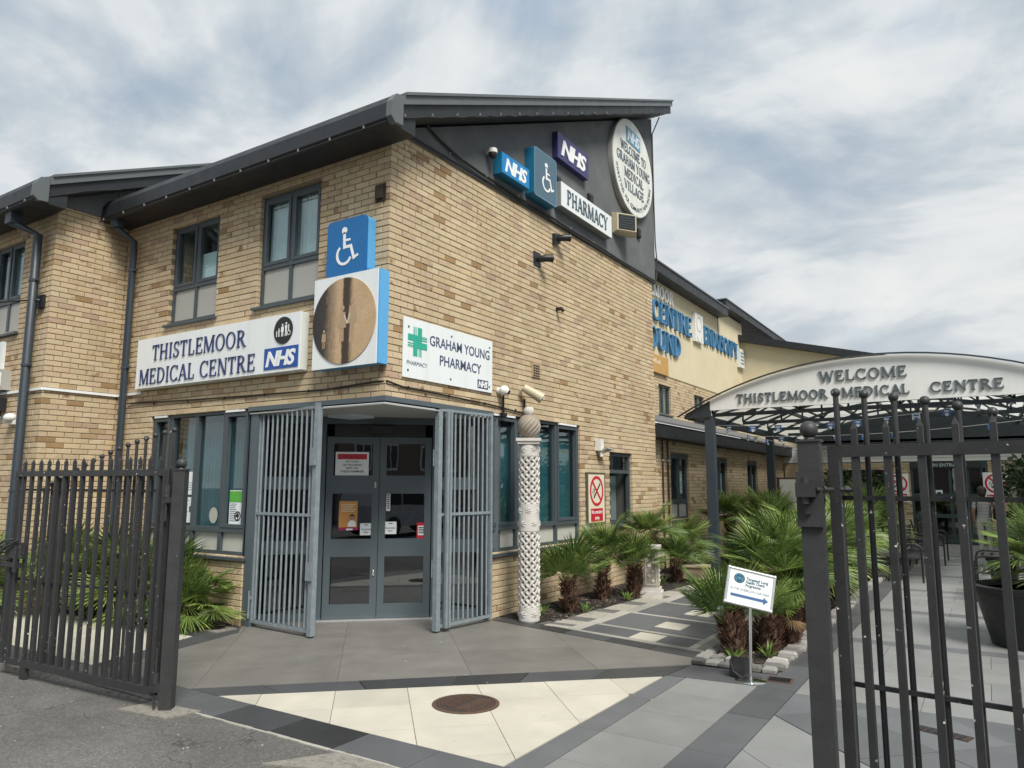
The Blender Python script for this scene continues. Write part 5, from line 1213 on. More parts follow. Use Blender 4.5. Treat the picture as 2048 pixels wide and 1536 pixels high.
q = MB(); q.box(-.055, .055, -.066, -.046, 1.50, 1.74); q.box(-.05, .05, -.062, -.046, 1.52, 1.53); q.build("hinge_plate", POSTP, pr)
q = MB(); q.box(-.048, .030, -.125, -.0665, 1.63, 1.69); q.tube([(-.01, -.10, 1.60), (-.01, -.10, 1.715)], .016, 10); q.box(-.02, .005, -.085, -.067, 1.555, 1.63); q.build("hinge_block", GATEP, pr)
q = MB(); q.tube([(.03, -.085, 1.662), (.085, .01, 1.662)], .010, 8); q.tube([(.05, -.05, 1.662), (.06, -.033, 1.662)], .018, 6); q.tube([(.115, .03, 1.662), (.165, .035, 1.662)], .011, 8); q.tube([(.135, .032, 1.662), (.152, .034, 1.662)], .019, 6); q.build("hinge_bolt", GATEP, pr)
def gate(lab, P, d, L_, ztop, zbot, rods, n, side, sq=.030, mids=(1.63, .83)):
    """square framed gate, spear topped pickets, and taller ball topped rods fixed behind"""
    t = thing("gate_leaf", lab, "gate", frame_m(P, d), "steel gate leaves swung open")
    q = MB(); w = .048; g = .02
    q.box(0, L_, -g, g, ztop-.05, ztop); q.box(0, L_, -g, g, zbot, zbot+.055); q.box(.0005, w, -g-.001, g+.001, zbot+.055, ztop-.05); q.box(L_-w, L_-.0005, -g-.001, g+.001, zbot+.055, ztop-.05); q.build("frame", GATEP, t)
    for z in mids:
        if isinstance(z, float): q = MB(); q.box(.0, L_, side*.032-.006, side*.032+.006, z-.010, z+.010); q.build("cross_bar", GATEP, t)
    h = sq/2
    for i in range(n):
        x = w+(L_-2*w)*(i+.5)/n
        q = MB(); q.box(x-h, x+h, -h+.001, h-.001, zbot+.055, ztop-.05); b = q.build("picket", GATEP, t)
        q = MB(); k = .012; z0 = ztop; z1 = ztop+.075
        q.box(x-k, x+k, -k, k, z0, z1); q.faces([(x-k, -k, z1), (x+k, -k, z1), (x+k, k, z1), (x-k, k, z1), (x, 0, z1+.035)], [(0, 1, 4), (1, 2, 4), (2, 3, 4), (3, 0, 4)]); q.build("spear_tip", GATEP, b)
    for x, zt in rods:
        q = MB(); y = side*.052; q.tube([(x, y, zbot+.02), (x, y, zt)], .0125, 8); r = q.build("rod", GATEP, t, angle=50)
        q = MB(); q.ball((x, y, zt+.012), .0215, 12, 8); q.build("ball_finial", GATEP, r, smooth=True)
    return t
rodsL = [(.04+.118*i, 2.10-.13*.118*i-.08*(.118*i)**2) for i in range(16)]
gl = gate("dark open gate leaf with chipped paint standing left of the entrance on the tarmac", (.02, -2.47), (-2.2, -.13), 2.18, 1.80, .10, rodsL, 16, -1)
q = MB(); q.tube([(-.035, .035, 1.58), (-.035, .035, 1.68)], .026, 12); q.tube([(-.035, .035, 1.40), (-.035, .035, 2.1)], .009, 8); q.box(-.07, -.01, .02, .05, 1.54, 1.58); q.build("upper_hinge", GATEP, gl)
q = MB(); q.tube([(-.035, .03, .20), (-.035, .03, .27)], .026, 12); q.box(-.07, .0, .01, .05, .14, .20); q.tube([(-.035, .03, .02), (-.035, .03, .45)], .009, 8); q.build("lower_hinge", GATEP, gl)
# latch hoop and lock box at the free end
q = MB(); q.box(1.90, 2.16, .022, .06, 1.02, 1.16); q.box(1.94, 2.30, .022, .05, .94, .98); q.box(1.96, 2.0, .05, .07, .9, 1.14); q.build("lock_box", GATEP, gl)
q = MB(); q.tube([(2.0, .07, 1.19), (2.15, .09, 1.17), (2.27, .10, 1.10), (2.33, .10, .98)], .010, 8); q.tube([(1.92, .07, 1.19), (2.1, .09, 1.12), (2.31, .10, .97)], .010, 8); q.build("latch_hoop", GATEP, gl)
q = MB(); q.tube([(2.27, .04, .03), (2.27, .04, .95)], .012, 8); q.box(2.24, 2.30, .02, .05, .40, .44); q.build("drop_bolt", GATEP, gl)
q = MB(); q.box(1.75, 1.83, -.02, .02, .0, .10); q.build("ground_stop", GATEP, gl)
rodsR = [(.03+.12*i, 2.09-.12*.12*i-.15*(.12*i)**2) for i in range(15)]
gr_ = gate("dark open gate leaf cut by the right edge of the photo, closest to the camera", (4.835, -2.335), (.72, -.085), 2.18, 1.855, .10, [(x-.0, z) for x, z in rodsR], 16, 1, .030, (1.625, .83))
q = MB(); q.tube([(-.03, -.02, 1.60), (-.03, -.02, 1.70)], .012, 8); q.build("hinge_pin", GATEP, gr_)
t = thing("railing", "low dark ball topped railing beyond the left gate, partly cut by the photo edge", "railing", frame_m((-2.42, -2.50), (-1, -.02)))
q = MB(); q.box(0, 3, -.012, .012, .97, 1.0); q.box(0, 3, -.012, .012, .12, .16); q.build("rail", GATEP, t)
for i in range(24):
    x = .03+.125*i; q = MB(); q.tube([(x, 0, .05), (x, 0, 1.08)], .009, 6); p = q.build("bar", GATEP, t); q = MB(); q.ball((x, 0, 1.095), .02, 10, 6); q.build("ball_finial", GATEP, p)
# ------------------------------------------------------------------ palms
def fan(R, lp, nb, spread, droop, fold, curl):
    mb = MB(); mb.tube([(0, 0, 0), (lp*.5, 0, .03*lp), (lp, 0, 0)], [.010, .007, .006], 5, False, (1.2, 1.3, .9))
    for i in range(nb):
        a = -spread+2*spread*i/(nb-1)+rnd.uniform(-.03, .03); L_ = R*(1-.22*abs(a)/spread)*rnd.uniform(.9, 1.06); c, s = math.cos(a), math.sin(a)
        w = R*.021; up = fold*math.cos(a*.8)
        def P(r, o, z): return (lp+c*r-s*o, s*r+c*o, z)
        d = droop*rnd.uniform(.6, 1.4)
        zf = lambda r: up*r*.35-d*(r/R)**2*R+curl*r*abs(a)*.12
        k = rnd.uniform(.55, 1.35); tip = rnd.random()
        col = (k, k, k*.95); ct = (k*1.9, k*1.55, k*1.2) if tip < .35 else (k*1.15, k*1.15, k)
        r1, r2, r3 = L_*.10, L_*.50, L_*.80
        v = [P(r1, -w*.35, zf(r1)), P(r1, w*.35, zf(r1)), P(r2, -w, zf(r2)), P(r2, 0, zf(r2)+w*.7), P(r2, w, zf(r2)), P(r3, -w*.62, zf(r3)), P(r3, 0, zf(r3)+w*.4), P(r3, w*.62, zf(r3)), P(L_, 0, zf(L_))]
        mb.faces(v, [(0, 3, 2), (0, 1, 3), (1, 4, 3), (2, 3, 6, 5), (3, 4, 7, 6)], col); mb.faces([v[5], v[6], v[7], v[8]], [(0, 1, 3), (1, 2, 3)], ct)
    return mb.mesh("frond", LEAF)
FANS = [fan(1.0, .62, 32, 1.75, .10, .25, .6), fan(1.0, .8, 30, 1.55, .22, .15, .4), fan(1.0, .5, 34, 1.9, .05, .35, .8), fan(1.0, .9, 26, 1.4, .30, .1, .5), fan(1.0, .7, 32, 1.65, .16, .2, .9)]
DEAD = []
for _m in FANS[:3]:
    _d = _m.copy(); _d.materials.clear(); _d.materials.append(DRYLEAF); DEAD.append(_d)
def trunk_mesh(h, r):
    mb = MB(); prof = [(r*1.15, 0), (r*1.05, h*.3), (r*.95, h*.7), (r*.7, h), (r*.3, h+.05)]; mb.lathe(prof, 10)
    n = int(h*520)+40
    for i in range(n):
        z = h*rnd.random(); a = rnd.uniform(0, 2*PI); L_ = rnd.uniform(.05, .13); w = rnd.uniform(.008, .018); rr = r*rnd.uniform(.85, 1.0); t = rnd.uniform(.35, 1.1)
        c, s = math.cos(a), math.sin(a); o = Vector((c*rr, s*rr, z)); d = Vector((c*math.cos(t), s*math.cos(t), math.sin(t))); tn_ = Vector((-s, c, 0))
        mb.faces([o-tn_*w, o+tn_*w, o+d*L_+tn_*w*.45, o+d*L_-tn_*w*.45, o+d*L_*.5+Vector((c, s, 0))*.012], [(0, 1, 4), (1, 2, 4), (2, 3, 4), (3, 0, 4)], None, 1 if rnd.random() < .55 else 0)
    return mb
def palm(x, y, h, r, R, n, lab, lean=(0, 0), lo=-.25, hi=1.35, grp="fan palms in the planting beds", z0=0, cat="palm"):
    t = thing("fan_palm", lab, cat, T(x, y, z0), grp)
    tm = trunk_mesh(h, r); trk = tm.build("trunk", [TRUNK, STUB], t, Matrix(((1, 0, lean[0], 0), (0, 1, lean[1], 0), (0, 0, 1, 0), (0, 0, 0, 1))))
    for i in range(n):
        f = (i+.5)/n; el = hi-(hi-lo)*f**.9+rnd.uniform(-.12, .12); az = i*2.39996+rnd.uniform(-.25, .25); s = R*rnd.uniform(.82, 1.1)*(1-.15*(f < .15))
        o = link("frond", FANS[rnd.randrange(5)], t)
        zc = h-.0-.12*f*min(h, .5)
        o.matrix_local = T(lean[0]*h, lean[1]*h, zc) @ RZ(az) @ RY(-el) @ RX(rnd.uniform(-.5, .5)) @ Matrix.Diagonal((s, s, s, 1))
    for i in range(rnd.choice((0, 0, 0, 1))):
        s = R*rnd.uniform(.6, .85); o = link("dead_frond", DEAD[rnd.randrange(3)], t); o.matrix_local = T(lean[0]*h, lean[1]*h, h*.85) @ RZ(rnd.uniform(0, 6.28)) @ RY(rnd.uniform(.35, 1.0)) @ RX(rnd.uniform(-.8, .8)) @ Matrix.Diagonal((s, s, s, 1))
    return t
palm(.62, 3.00, .42, .075, .42, 18, "fan palm nearest the carved column, bright green crown on a shaggy brown trunk", (-.05, -.05), .42, 1.42)
palm(.50, 4.25, .62, .075, .40, 18, "fan palm below the no smoking sign, second from the carved column", (.04, 0), .3, 1.4)
palm(.80, 4.72, .46, .065, .38, 15, "small fan palm right beside the carved pedestal", (.1, .0), .3, 1.4)
palm(.50, 6.15, .85, .07, .38, 18, "taller fan palm in front of the narrow window behind the pedestal", (0, 0), .15, 1.4)
palm(.72, 6.75, .36, .07, .36, 16, "low fan palm next to the small wooden box", (.1, 0), .15, 1.35)
palm(.40, 7.9, .55, .08, .42, 22, "fan palm by the foot of the canopy post nearest the building", (0, 0), -.2)
palm(.55, 10.6, 1.0, .08, .48, 24, "tall fan palm against the wall beyond the first canopy post", (0, 0), -.1)
palm(1.0, 12.3, .95, .08, .50, 22, "fan palm against the wall beyond the second canopy post", (0, 0), -.3)
palm(1.75, 9.3, .95, .08, .52, 28, "broad fan palm between the canopy posts and the sign", (0, 0), -.25)
palm(3.22, 1.62, .36, .08, .37, 14, "leaning fan palm directly behind the direction sign", (-.34, -.12), .62, 1.4)
palm(3.42, 2.05, .34, .10, .30, 12, "stubby reddish fan palm stump with few leaves beside the sign pole", (.1, .1), .5, 1.4)
palm(3.12, 2.0, .42, .075, .34, 8, "slim brown fan palm stump on the walk side of the island bed", (-.05, .1), .7, 1.45)
palm(3.52, 2.45, .40, .085, .32, 8, "reddish brown fan palm stump nearest the sett row", (.1, .1), .6, 1.45)
palm(3.34, 2.75, .74, .09, .47, 32, "large fan palm behind the direction sign, its crown rising above the board", (.0, .0), -.2)
palm(3.40, 3.75, .74, .09, .47, 28, "large fan palm half hidden by the near gate post", (0, 0), -.3)
palm(3.35, 4.9, .80, .09, .48, 26, "large fan palm seen through the first gate bars", (0, 0), -.35)
palm(3.40, 6.1, .75, .09, .49, 24, "fan palm seen through the gate bars, third behind the post", (0, 0), -.4)
palm(3.35, 7.4, .85, .09, .50, 24, "fan palm in the island before the black benches", (0, 0), -.4)
palm(3.30, 8.9, .85, .09, .50, 22, "fan palm behind the black benches", (0, 0), -.35)
palm(3.2, 10.5, .9, .09, .60, 24, "far fan palm of the island under the canopy", (0, 0), -.35)
palm(2.9, 13.6, .9, .09, .62, 22, "fan palm nearest the main entrance no smoking sign", (0, 0), -.2)
palm(-2.82, -.34, .22, .07, .44, 36, "fan palm shrub left of the entrance, nearest the oval drain", (0, 0), -.35, 1.3, "palm shrubs along the left wall", cat="palm shrub")
palm(-3.25, -.30, .34, .07, .50, 36, "fan palm shrub under the ground floor window behind the gate post", (0, 0), -.35, 1.35, "palm shrubs along the left wall", cat="palm shrub")
palm(-3.80, -.36, .30, .07, .52, 34, "fan palm shrub behind the middle of the left gate leaf", (0, 0), -.35, 1.3, "palm shrubs along the left wall", cat="palm shrub")
palm(-4.40, -.36, .42, .07, .52, 34, "fan palm shrub right of the round downpipe foot", (0, 0), -.3, 1.35, "palm shrubs along the left wall", cat="palm shrub")
palm(-4.95, -.62, .45, .07, .52, 30, "fan palm shrub in the corner of the left wing", (0, 0), -.3, 1.35, "palm shrubs along the left wall", cat="palm shrub")
palm(-5.75, -1.50, .40, .07, .50, 30, "fan palm shrub leftmost, in front of the left wing downpipe", (0, 0), -.2, 1.35, "palm shrubs along the left wall", cat="palm shrub")
def tuft(x, y, R, n, lab, m=None):
    t = thing("grass_tuft", lab, "plant", T(x, y, 0), "low green tufts at the palm feet")
    for i in range(n):
        q = MB(); a = 2.4*i; el = rnd.uniform(.5, 1.3); L_ = R*rnd.uniform(.7, 1.1); w = .012; d = Vector((math.cos(a)*math.cos(el), math.sin(a)*math.cos(el), math.sin(el))); s = Vector((-math.sin(a), math.cos(a), 0)); m_ = d*L_*.55; e = d*L_-Vector((0, 0, L_*.15))
        q.faces([s*-w*.6, s*w*.6, m_+s*w, m_-s*w, e], [(0, 1, 2, 3), (3, 2, 4)], (1.1, 1.15, 1)); q.build("leaf", LEAF, t)
for i, (x, y, lab) in enumerate(((.42, 2.62, "green tuft at the foot of the column side palm, on its left"), (.80, 3.12, "green tuft at the foot of the column side palm, on its right"), (.85, 4.35, "green tuft between the second and third wall palms"), (.62, 6.35, "green tuft near the small wooden box"), (3.25, 1.45, "green tuft behind the black block at the sign foot"), (3.50, 1.75, "green tuft right of the direction sign pole"), (3.52, 2.5, "green tuft beside the sett row right of the sign"))):
    tuft(x, y, .22, 16, lab)
# ------------------------------------------------------------------ pedestal, box, direction sign
t = thing("carved_pedestal", "weathered pale pedestal with carved panels standing between the wall palms", "pedestal", T(.98, 4.98, 0) @ RZ(.3))
q = MB(); q.box(-.17, .17, -.17, .17, 0, .09); q.box(-.145, .145, -.145, .145, .09, .14); q.build("base", CARVE, t); q = MB(); q.prism([(-.12, .14), (.12, .14), (.10, .72), (-.10, .72)], -.11, .11); sh = q.build("shaft", mat("mossy_stone", (.40, .37, .30), .85, var=.2, dirt=(.2, .19, .13), dirt_amt=.6, dscale=6), t); q = MB(); q.box(-.15, .15, -.15, .15, .72, .77); q.build("cap", CARVE, t)
q = MB()
for sgn in (0, PI/2):
    Rm = RZ(sgn)
    for a in ((-.085, -.075, .18, .68), (.075, .085, .18, .68), (-.085, .085, .67, .68), (-.085, .085, .18, .19)): q.box(a[0], a[1], -.122, -.108, a[2], a[3], None, Rm)
    for k in range(6): q.ball(Rm @ Vector((.03*(-1)**k, -.112, .24+k*.075)), .028, 8, 5, (1, .5, 1))
q.build("carving", CARVE, sh)
t = thing("wooden_box", "small weathered wooden box on the edge of the wall bed", "box", T(.98, 7.05, .06) @ RZ(.25)); q = MB(); q.box(-.22, .22, -.13, .13, .0, .20); q.build("body", mat("grey_brown_wood", (.30, .235, .16), .8, var=.3, scale=14), t); q = MB(); q.box(-.25, .25, -.16, .16, .2005, .23); q.build("lid", mat("grey_brown_wood_top", (.36, .30, .21), .8, var=.3, scale=14), t)
q = MB(); q.box(-.2, -.14, -.12, .12, -.07, 0); q.box(.14, .2, -.12, .12, -.07, 0); q.build("foot", BLACKP, t)
xa = Vector((.345, .235, -.098)).normalized(); ya = Vector((-.50, .845, -.17)); ya = (ya-xa*ya.dot(xa)).normalized(); za = xa.cross(ya)
C = Vector((3.625, .725, .79))
SM = Matrix(((xa.x, ya.x, za.x, C.x), (xa.y, ya.y, za.y, C.y), (xa.z, ya.z, za.z, C.z), (0, 0, 0, 1)))
t = thing("direction_sign", "tilted white framed sign on a chrome pole pointing right to the overflow car park", "sign", T(3.575, .82, 0)); inv = T(-3.575, -.82, 0)
q = MB(); q.box(-.192, .192, -.008, .008, -.135, .135); bd = q.build("board", WHITE, t, inv @ SM)
q = MB(); r = .013
for a, b in (((-.203, -.146), (.203, -.146)), ((.203, -.146), (.203, .146)), ((.203, .146), (-.203, .146)), ((-.203, .146), (-.203, -.146))): q.tube([(a[0], -.004, a[1]), (b[0], -.004, b[1])], r, 10)
for a in ((-.203, -.146), (.203, -.146), (.203, .146), (-.203, .146)): q.ball((a[0], -.004, a[1]), .0165, 10, 6)
q.build("frame", SILVER, bd, angle=50)
TEALT = mat("dark_teal_print", (.0, .075, .12), .4, fine=0)
q = MB()
for k, s in enumerate(("Targeted Lung", "Health Check", "Programme")): sans(q, s, -.045, .068-k*.028, .024, -.0082, .0006, width=(.195, .17, .135)[k], bold=.03)
q.build("heading", TEALT, bd)
q = MB(); disc(q, -.105, .070, .048, .042, -.0092, -.0082, 28); lg = q.build("round_emblem", TEALT, bd); q = MB(); ring(q, -.105, .07, .033, .037, -.0102, -.0093, 22); ring(q, -.118, .066, .008, .014, -.0102, -.0093, 14, -60, 250); ring(q, -.092, .066, .008, .014, -.0102, -.0093, 14, -70, 240); q.box(-.107, -.103, -.0102, -.0093, .07, .098); q.build("emblem_lines", FADEB, lg)
q = MB(); sans(q, "IN THE OVERFLOW CAR PARK", 0, -.032, .022, -.0082, .0006, width=.345, align='C'); q.build("lettering", GREYT, bd)
q = MB(); q.prism([(-.165, -.088), (.125, -.088), (.125, -.108), (.168, -.075), (.125, -.044), (.125, -.064), (-.165, -.064)], -.0092, -.0082); q.build("arrow", mat("slate_blue_arrow", (.055, .13, .28), .4, fine=0), bd)
q = MB(); q.tube([(0, 0, .01), (.035, -.05, .66)], .0125, 12); q.tube([(.037, -.053, .64), (.045, -.075, .80)], .012, 8); q.build("pole", CHROME, t, angle=50)
q = MB(); q.lathe([(.135, 0), (.135, .006), (.125, .012), (.03, .016)], 32, (0, 0, 0)); q.build("base_plate", CHROME, t, angle=40)
t = thing("black_block", "black moulded weight block beside the foot of the direction sign", "block", T(3.45, .95, .004) @ RZ(.45) @ Matrix.Diagonal((.78, .78, .85, 1))); q = MB(); q.prism([(-.11, 0), (.11, 0), (.10, .16), (-.075, .18), (-.10, .14)], -.09, .09); q.build("body", BLACKP, t); q = MB(); q.tube([(-.12, -.07, .16), (-.10, -.11, .06), (-.02, -.14, .012), (.08, -.16, .008)], .014, 8); q.build("rim", BLACKP, t)
# ------------------------------------------------------------------ canopy
CX, CY0, CR, CZ = 3.83, 8.30, 7.2, 3.95
arc = lambda x: CZ-((x-CX)**2)/(2*CR)-.00045*(x-CX)**4
t = thing("entrance_canopy", "long arched canopy of dark steel trusses and translucent sheets with a WELCOME front panel", "canopy")
xs = [.94+i*(6.72-.94)/28 for i in range(29)]
q = MB(); q.prism([(.94, 3.14)]+[(6.72, 3.14)]+[(x, arc(x)) for x in reversed(xs)], CY0-.03, CY0+.03); fp = q.build("front_panel", mat("canopy_panel_grey", (.78, .80, .79), .5, var=.03, dirt=(.58, .58, .55), dirt_amt=.3, dscale=1.3, streaks=True), t)
LM_ = mat("weathered_letter_metal", (.10, .125, .14), .5, var=.25, dirt=(.05, .055, .06), dirt_amt=.5, dscale=9); serif_parts(fp, LM_, "WELCOME", 2.98, 3.555, .185, CY0-.031, .03, width=1.42, weight=1.0); serif_parts(fp, LM_, "THISTLEMOOR", 1.47, 3.255, .165, CY0-.031, .03, width=1.64, weight=1.0); serif_parts(fp, LM_, "MEDICAL", 3.34, 3.255, .165, CY0-.031, .03, width=1.08, weight=1.0); serif_parts(fp, LM_, "CENTRE", 4.72, 3.255, .165, CY0-.031, .03, width=1.05, weight=1.0)
xo = [.30+i*(7.36-.30)/24 for i in range(25)]
ZA = lambda x: arc(x)+.012
q = MB()
for i in range(24): q.prism([(xo[i], ZA(xo[i])), (xo[i+1], ZA(xo[i+1])), (xo[i+1], ZA(xo[i+1])+.022), (xo[i], ZA(xo[i])+.022)], CY0-.12, CY0-.06)
q.build("roof_edge", CAN_STEEL, t)
q = MB()
for sg in (0, 1):
    f = (lambda x: x) if not sg else (lambda x: 2*CX-x)
    q.prism([(f(.45), 3.00), (f(.935), 3.00), (f(.935), arc(.94)-.01), (f(.45), arc(.45)-.005)], CY0-.04, CY0+.04)
q.build("gutter_end", CAN_STEEL, t)
for gx in (.46, 7.06): q = MB(); q.box(gx, gx+.14, CY0+.04, 19.2, 2.98, 3.12); q.build("side_gutter", CAN_STEEL, t)
POLY = None
def poly_mat():
    m, n, l, b = newmat("translucent_sheet"); o = n["Material Output"]; geo = n.new("ShaderNodeNewGeometry").outputs["Position"]
    c = mix(n, l, noise(n, l, 2.5, 5, geo), (.66, .70, .68), (.82, .85, .83))
    d = n.new("ShaderNodeBsdfDiffuse"); tr = n.new("ShaderNodeBsdfTranslucent"); l.new(c, d.inputs[0]); l.new(c, tr.inputs[0]); x = n.new("ShaderNodeMixShader"); x.inputs[0].default_value = .62; l.new(d.outputs[0], x.inputs[1]); l.new(tr.outputs[0], x.inputs[2])
    g = n.new("ShaderNodeBsdfTransparent"); y = n.new("ShaderNodeMixShader"); y.inputs[0].default_value = .18; l.new(x.outputs[0], y.inputs[1]); l.new(g.outputs[0], y.inputs[2]); l.new(y.outputs[0], o.inputs[0]); return m
POLY = poly_mat(); ys_ = [8.34, 10.5, 12.7, 14.9, 17.1, 19.25]
xp = [.42, 1.4, 2.3, 3.1, 3.83, 4.56, 5.36, 6.26, 7.24]
for j in range(5):
    for i in range(8):
        q = MB(); a, b = xp[i]+.01, xp[i+1]-.01; vs = []; n = 4
        for yv in (ys_[j]+.01, ys_[j+1]-.01): vs += [(a+(b-a)*k/n, yv, arc(a+(b-a)*k/n)+.006) for k in range(n+1)]
        q.faces(vs, [(k, k+1, n+2+k, n+1+k) for k in range(n)]); q.build("roof_sheet", POLY, t)
for x in xp: q = MB(); z = arc(x)-.03; q.box(x-.03, x+.03, 8.34, 19.25, z-.05, z+.03); q.build("purlin", CAN_STEEL, t)
for j, yv in enumerate(ys_):
    q = MB(); pts = [(.45+i*(7.21-.45)/20) for i in range(21)]
    for i in range(20): q.bar((pts[i], yv+.05, arc(pts[i])-.10), (pts[i+1], yv+.05, arc(pts[i+1])-.10), .05, .06)
    tr_ = q.build("truss_arch", CAN_STEEL, t); q = MB(); q.box(.95, 6.71, yv+.02, yv+.08, 3.02, 3.09); q.build("bottom_chord", CAN_STEEL, tr_)
    for i in range(7 if j < 3 else 0):
        x0 = .95+i*.823; q = MB(); q.bar((x0, yv+.05, 3.08), (x0, yv+.05, arc(x0)-.11), .035); 
        x1 = x0+.823
        if i % 2: q.bar((x0, yv+.05, arc(x0)-.12), (x1, yv+.05, 3.09), .035)
        else: q.bar((x0, yv+.05, 3.09), (x1, yv+.05, arc(x1)-.12), .035)
        q.build("web_brace", CAN_STEEL, tr_)
for j, yv in enumerate(ys_[:2]):                                           # sloping braces between trusses
    q = MB(); q.bar((1.0, yv+.1, 3.06), (2.3, ys_[j+1], arc(2.3)-.1), .035); q.bar((6.66, yv+.1, 3.06), (5.36, ys_[j+1], arc(5.36)-.1), .035); q.build("wind_brace", CAN_STEEL, t)
for yv in (8.37, 13.1, 17.9):
    for x in (.90, 6.76):
        q = MB(); q.box(x-.085, x+.085, yv-.085, yv+.085, .03, 3.04); q.box(x-.14, x+.14, yv-.14, yv+.14, .0, .03); q.build("post", PIPE, t)
q = MB(); q.box(.47, 7.19, 19.27, 19.32, 2.96, 3.93); q.build("added_dark_panel", CAN_STEEL, t)  # dark panel added to make the far end under the roof look dark
# bunting of small blue and white flags below the canopy
FLAG = mat("flag_blue", (.05, .17, .46), .7, fine=0); FLAGW = mat("flag_white", (.72, .74, .76), .7, fine=0)
def bunting(lab, A, B, sag, n):
    t = thing("bunting", lab, "bunting", None, "strings of small flags under the canopy"); A, B = Vector(A), Vector(B)
    P = lambda f: A.lerp(B, f)-Vector((0, 0, sag*4*f*(1-f)))
    q = MB(); q.tube([P(i/24) for i in range(25)], .004, 4); q.build("string", LETW, t); d = (B-A).normalized(); ang = math.atan2(d.y, d.x)
    for i in range(n):
        p = P((i+.5)/n); mt = T(*p) @ RZ(ang) @ RX(rnd.uniform(-.35, .35)); q = MB(); w, h = .062, .12
        q.prism([(-w, 0), (w, 0), (w, -h), (.02, -h*.8), (-.02, -h*.8), (-w, -h)] if i % 3 else [(-w, 0), (w, 0), (0, -h*.9)], -.002, .002); f = q.build("flag", FLAG if i % 4 != 3 else FLAGW, t, mt)
        q = MB(); disc(q, 0, -.095, .03, .03, -.0035, -.0025, 12); q.box(-.04, .04, -.0035, -.0025, -.05, -.022); disc(q, 0, -.095, .03, .03, .0025, .0035, 12); q.build("flag_print", FLAGW if i % 4 != 3 else FLAG, f)
bunting("nearest string of blue flags rising to the right under the canopy front", (1.0, 8.5, 2.86), (7.0, 8.6, 3.35), .22, 13)
bunting("second string of blue flags across the canopy behind the front posts", (1.0, 10.3, 2.75), (6.9, 10.4, 2.98), .14, 11)
bunting("string of flags running back along the building side of the canopy", (1.0, 8.5, 2.85), (2.2, 16, 2.75), .15, 8)
# ------------------------------------------------------------------ main entrance doors of the cross wing
EW = wallL(19.55)
q = MB(); q.box(3.45, 5.45, .0, .12, 2.2, 2.4); q.box(3.45, 5.45, .0, .12, 0, .04)
for x in (3.45, 4.0, 4.45, 4.9, 5.38): q.box(x, x+.07, .002, .118, .04, 2.2)
for z in (.75, 1.35): q.box(3.52, 5.38, .004, .116, z, z+.11)
me_ = q.build("main_entrance_screen", mat("teal_door_paint", (.035, .062, .065), .5), bld, EW)
for x0, x1 in ((3.52, 4.0), (4.07, 4.45), (4.52, 4.9), (4.97, 5.38)):
    for z0, z1 in ((.04, .75), (.86, 1.35), (1.46, 2.2)): q = MB(); q.box(x0, x1, .05, .056, z0, z1); q.build("pane", GLASS_D, me_)
q = MB(); q.box(3.4, 5.5, .2, 1.8, 0, 2.39); q.build("entrance_lobby", ROOM, bld, EW)
t = thing("entrance_sign", "dark sign with pale words MAIN ENTRANCE over the far glazed doors", "sign", EW @ T(4.40, -.02, 2.30)); q = MB(); q.box(-.9, .9, -.04, 0, -.09, .09); q.build("panel", mat("dark_teal_sign", (.02, .03, .032), .5), t); q = MB(); sans(q, "MAIN ENTRANCE", 0, -.045, .10, -.0405, .003, width=1.05, align='C'); q.build("lettering", PALEB, t)
for x, lab, s in ((3.10, "white no smoking sign left of the far main entrance behind the gate bars", 1.0), (5.62, "white no smoking sign right of the far main entrance above the person", 1.05)):
    t = thing("no_smoking_sign", lab, "sign", EW @ T(x, -.01, 1.62)); q = MB(); q.box(-.30*s, .30*s, -.02, 0, -.43*s, .43*s); q.build("sheet", LETW, t); nosmoke(t, s, -.0205, True)
t = thing("door_notice", "small white notice with a black round symbol on the far entrance door", "notice", EW @ T(4.18, .045, 1.42)); q = MB(); q.box(-.09, .09, -.004, 0, -.14, .14); q.build("sheet", LETW, t); q = MB(); disc(q, 0, .03, .06, .06, -.0055, -.0041, 20); q.box(-.06, .06, -.0055, -.0041, -.11, -.07); q.build("symbol", BLK, t)
t = thing("display_board", "pale framed notice board standing against the wing wall behind the near gate post", "notice board", T(.9, 14.9, 0) @ RZ(.9)); q = MB(); q.box(-.35, .35, -.02, .02, .95, 1.9); q.box(-.33, -.27, -.019, .019, 0, .95); q.box(.27, .33, -.019, .019, 0, .95); q.build("frame", COPPER, t); q = MB(); q.box(-.30, .30, -.03, -.0205, 1.0, 1.85); q.build("sheet", PANEL, t)
t = thing("white_post", "slim white post in front of the hedge right of the person", "post", T(5.95, 15.0, 0)); q = MB(); q.box(-.07, .07, -.07, .07, 0, 1.62); q.build("shaft", PANEL, t); q = MB(); q.box(-.09, .09, -.09, .09, 1.62, 1.70); q.build("cap", WHITE2, t)
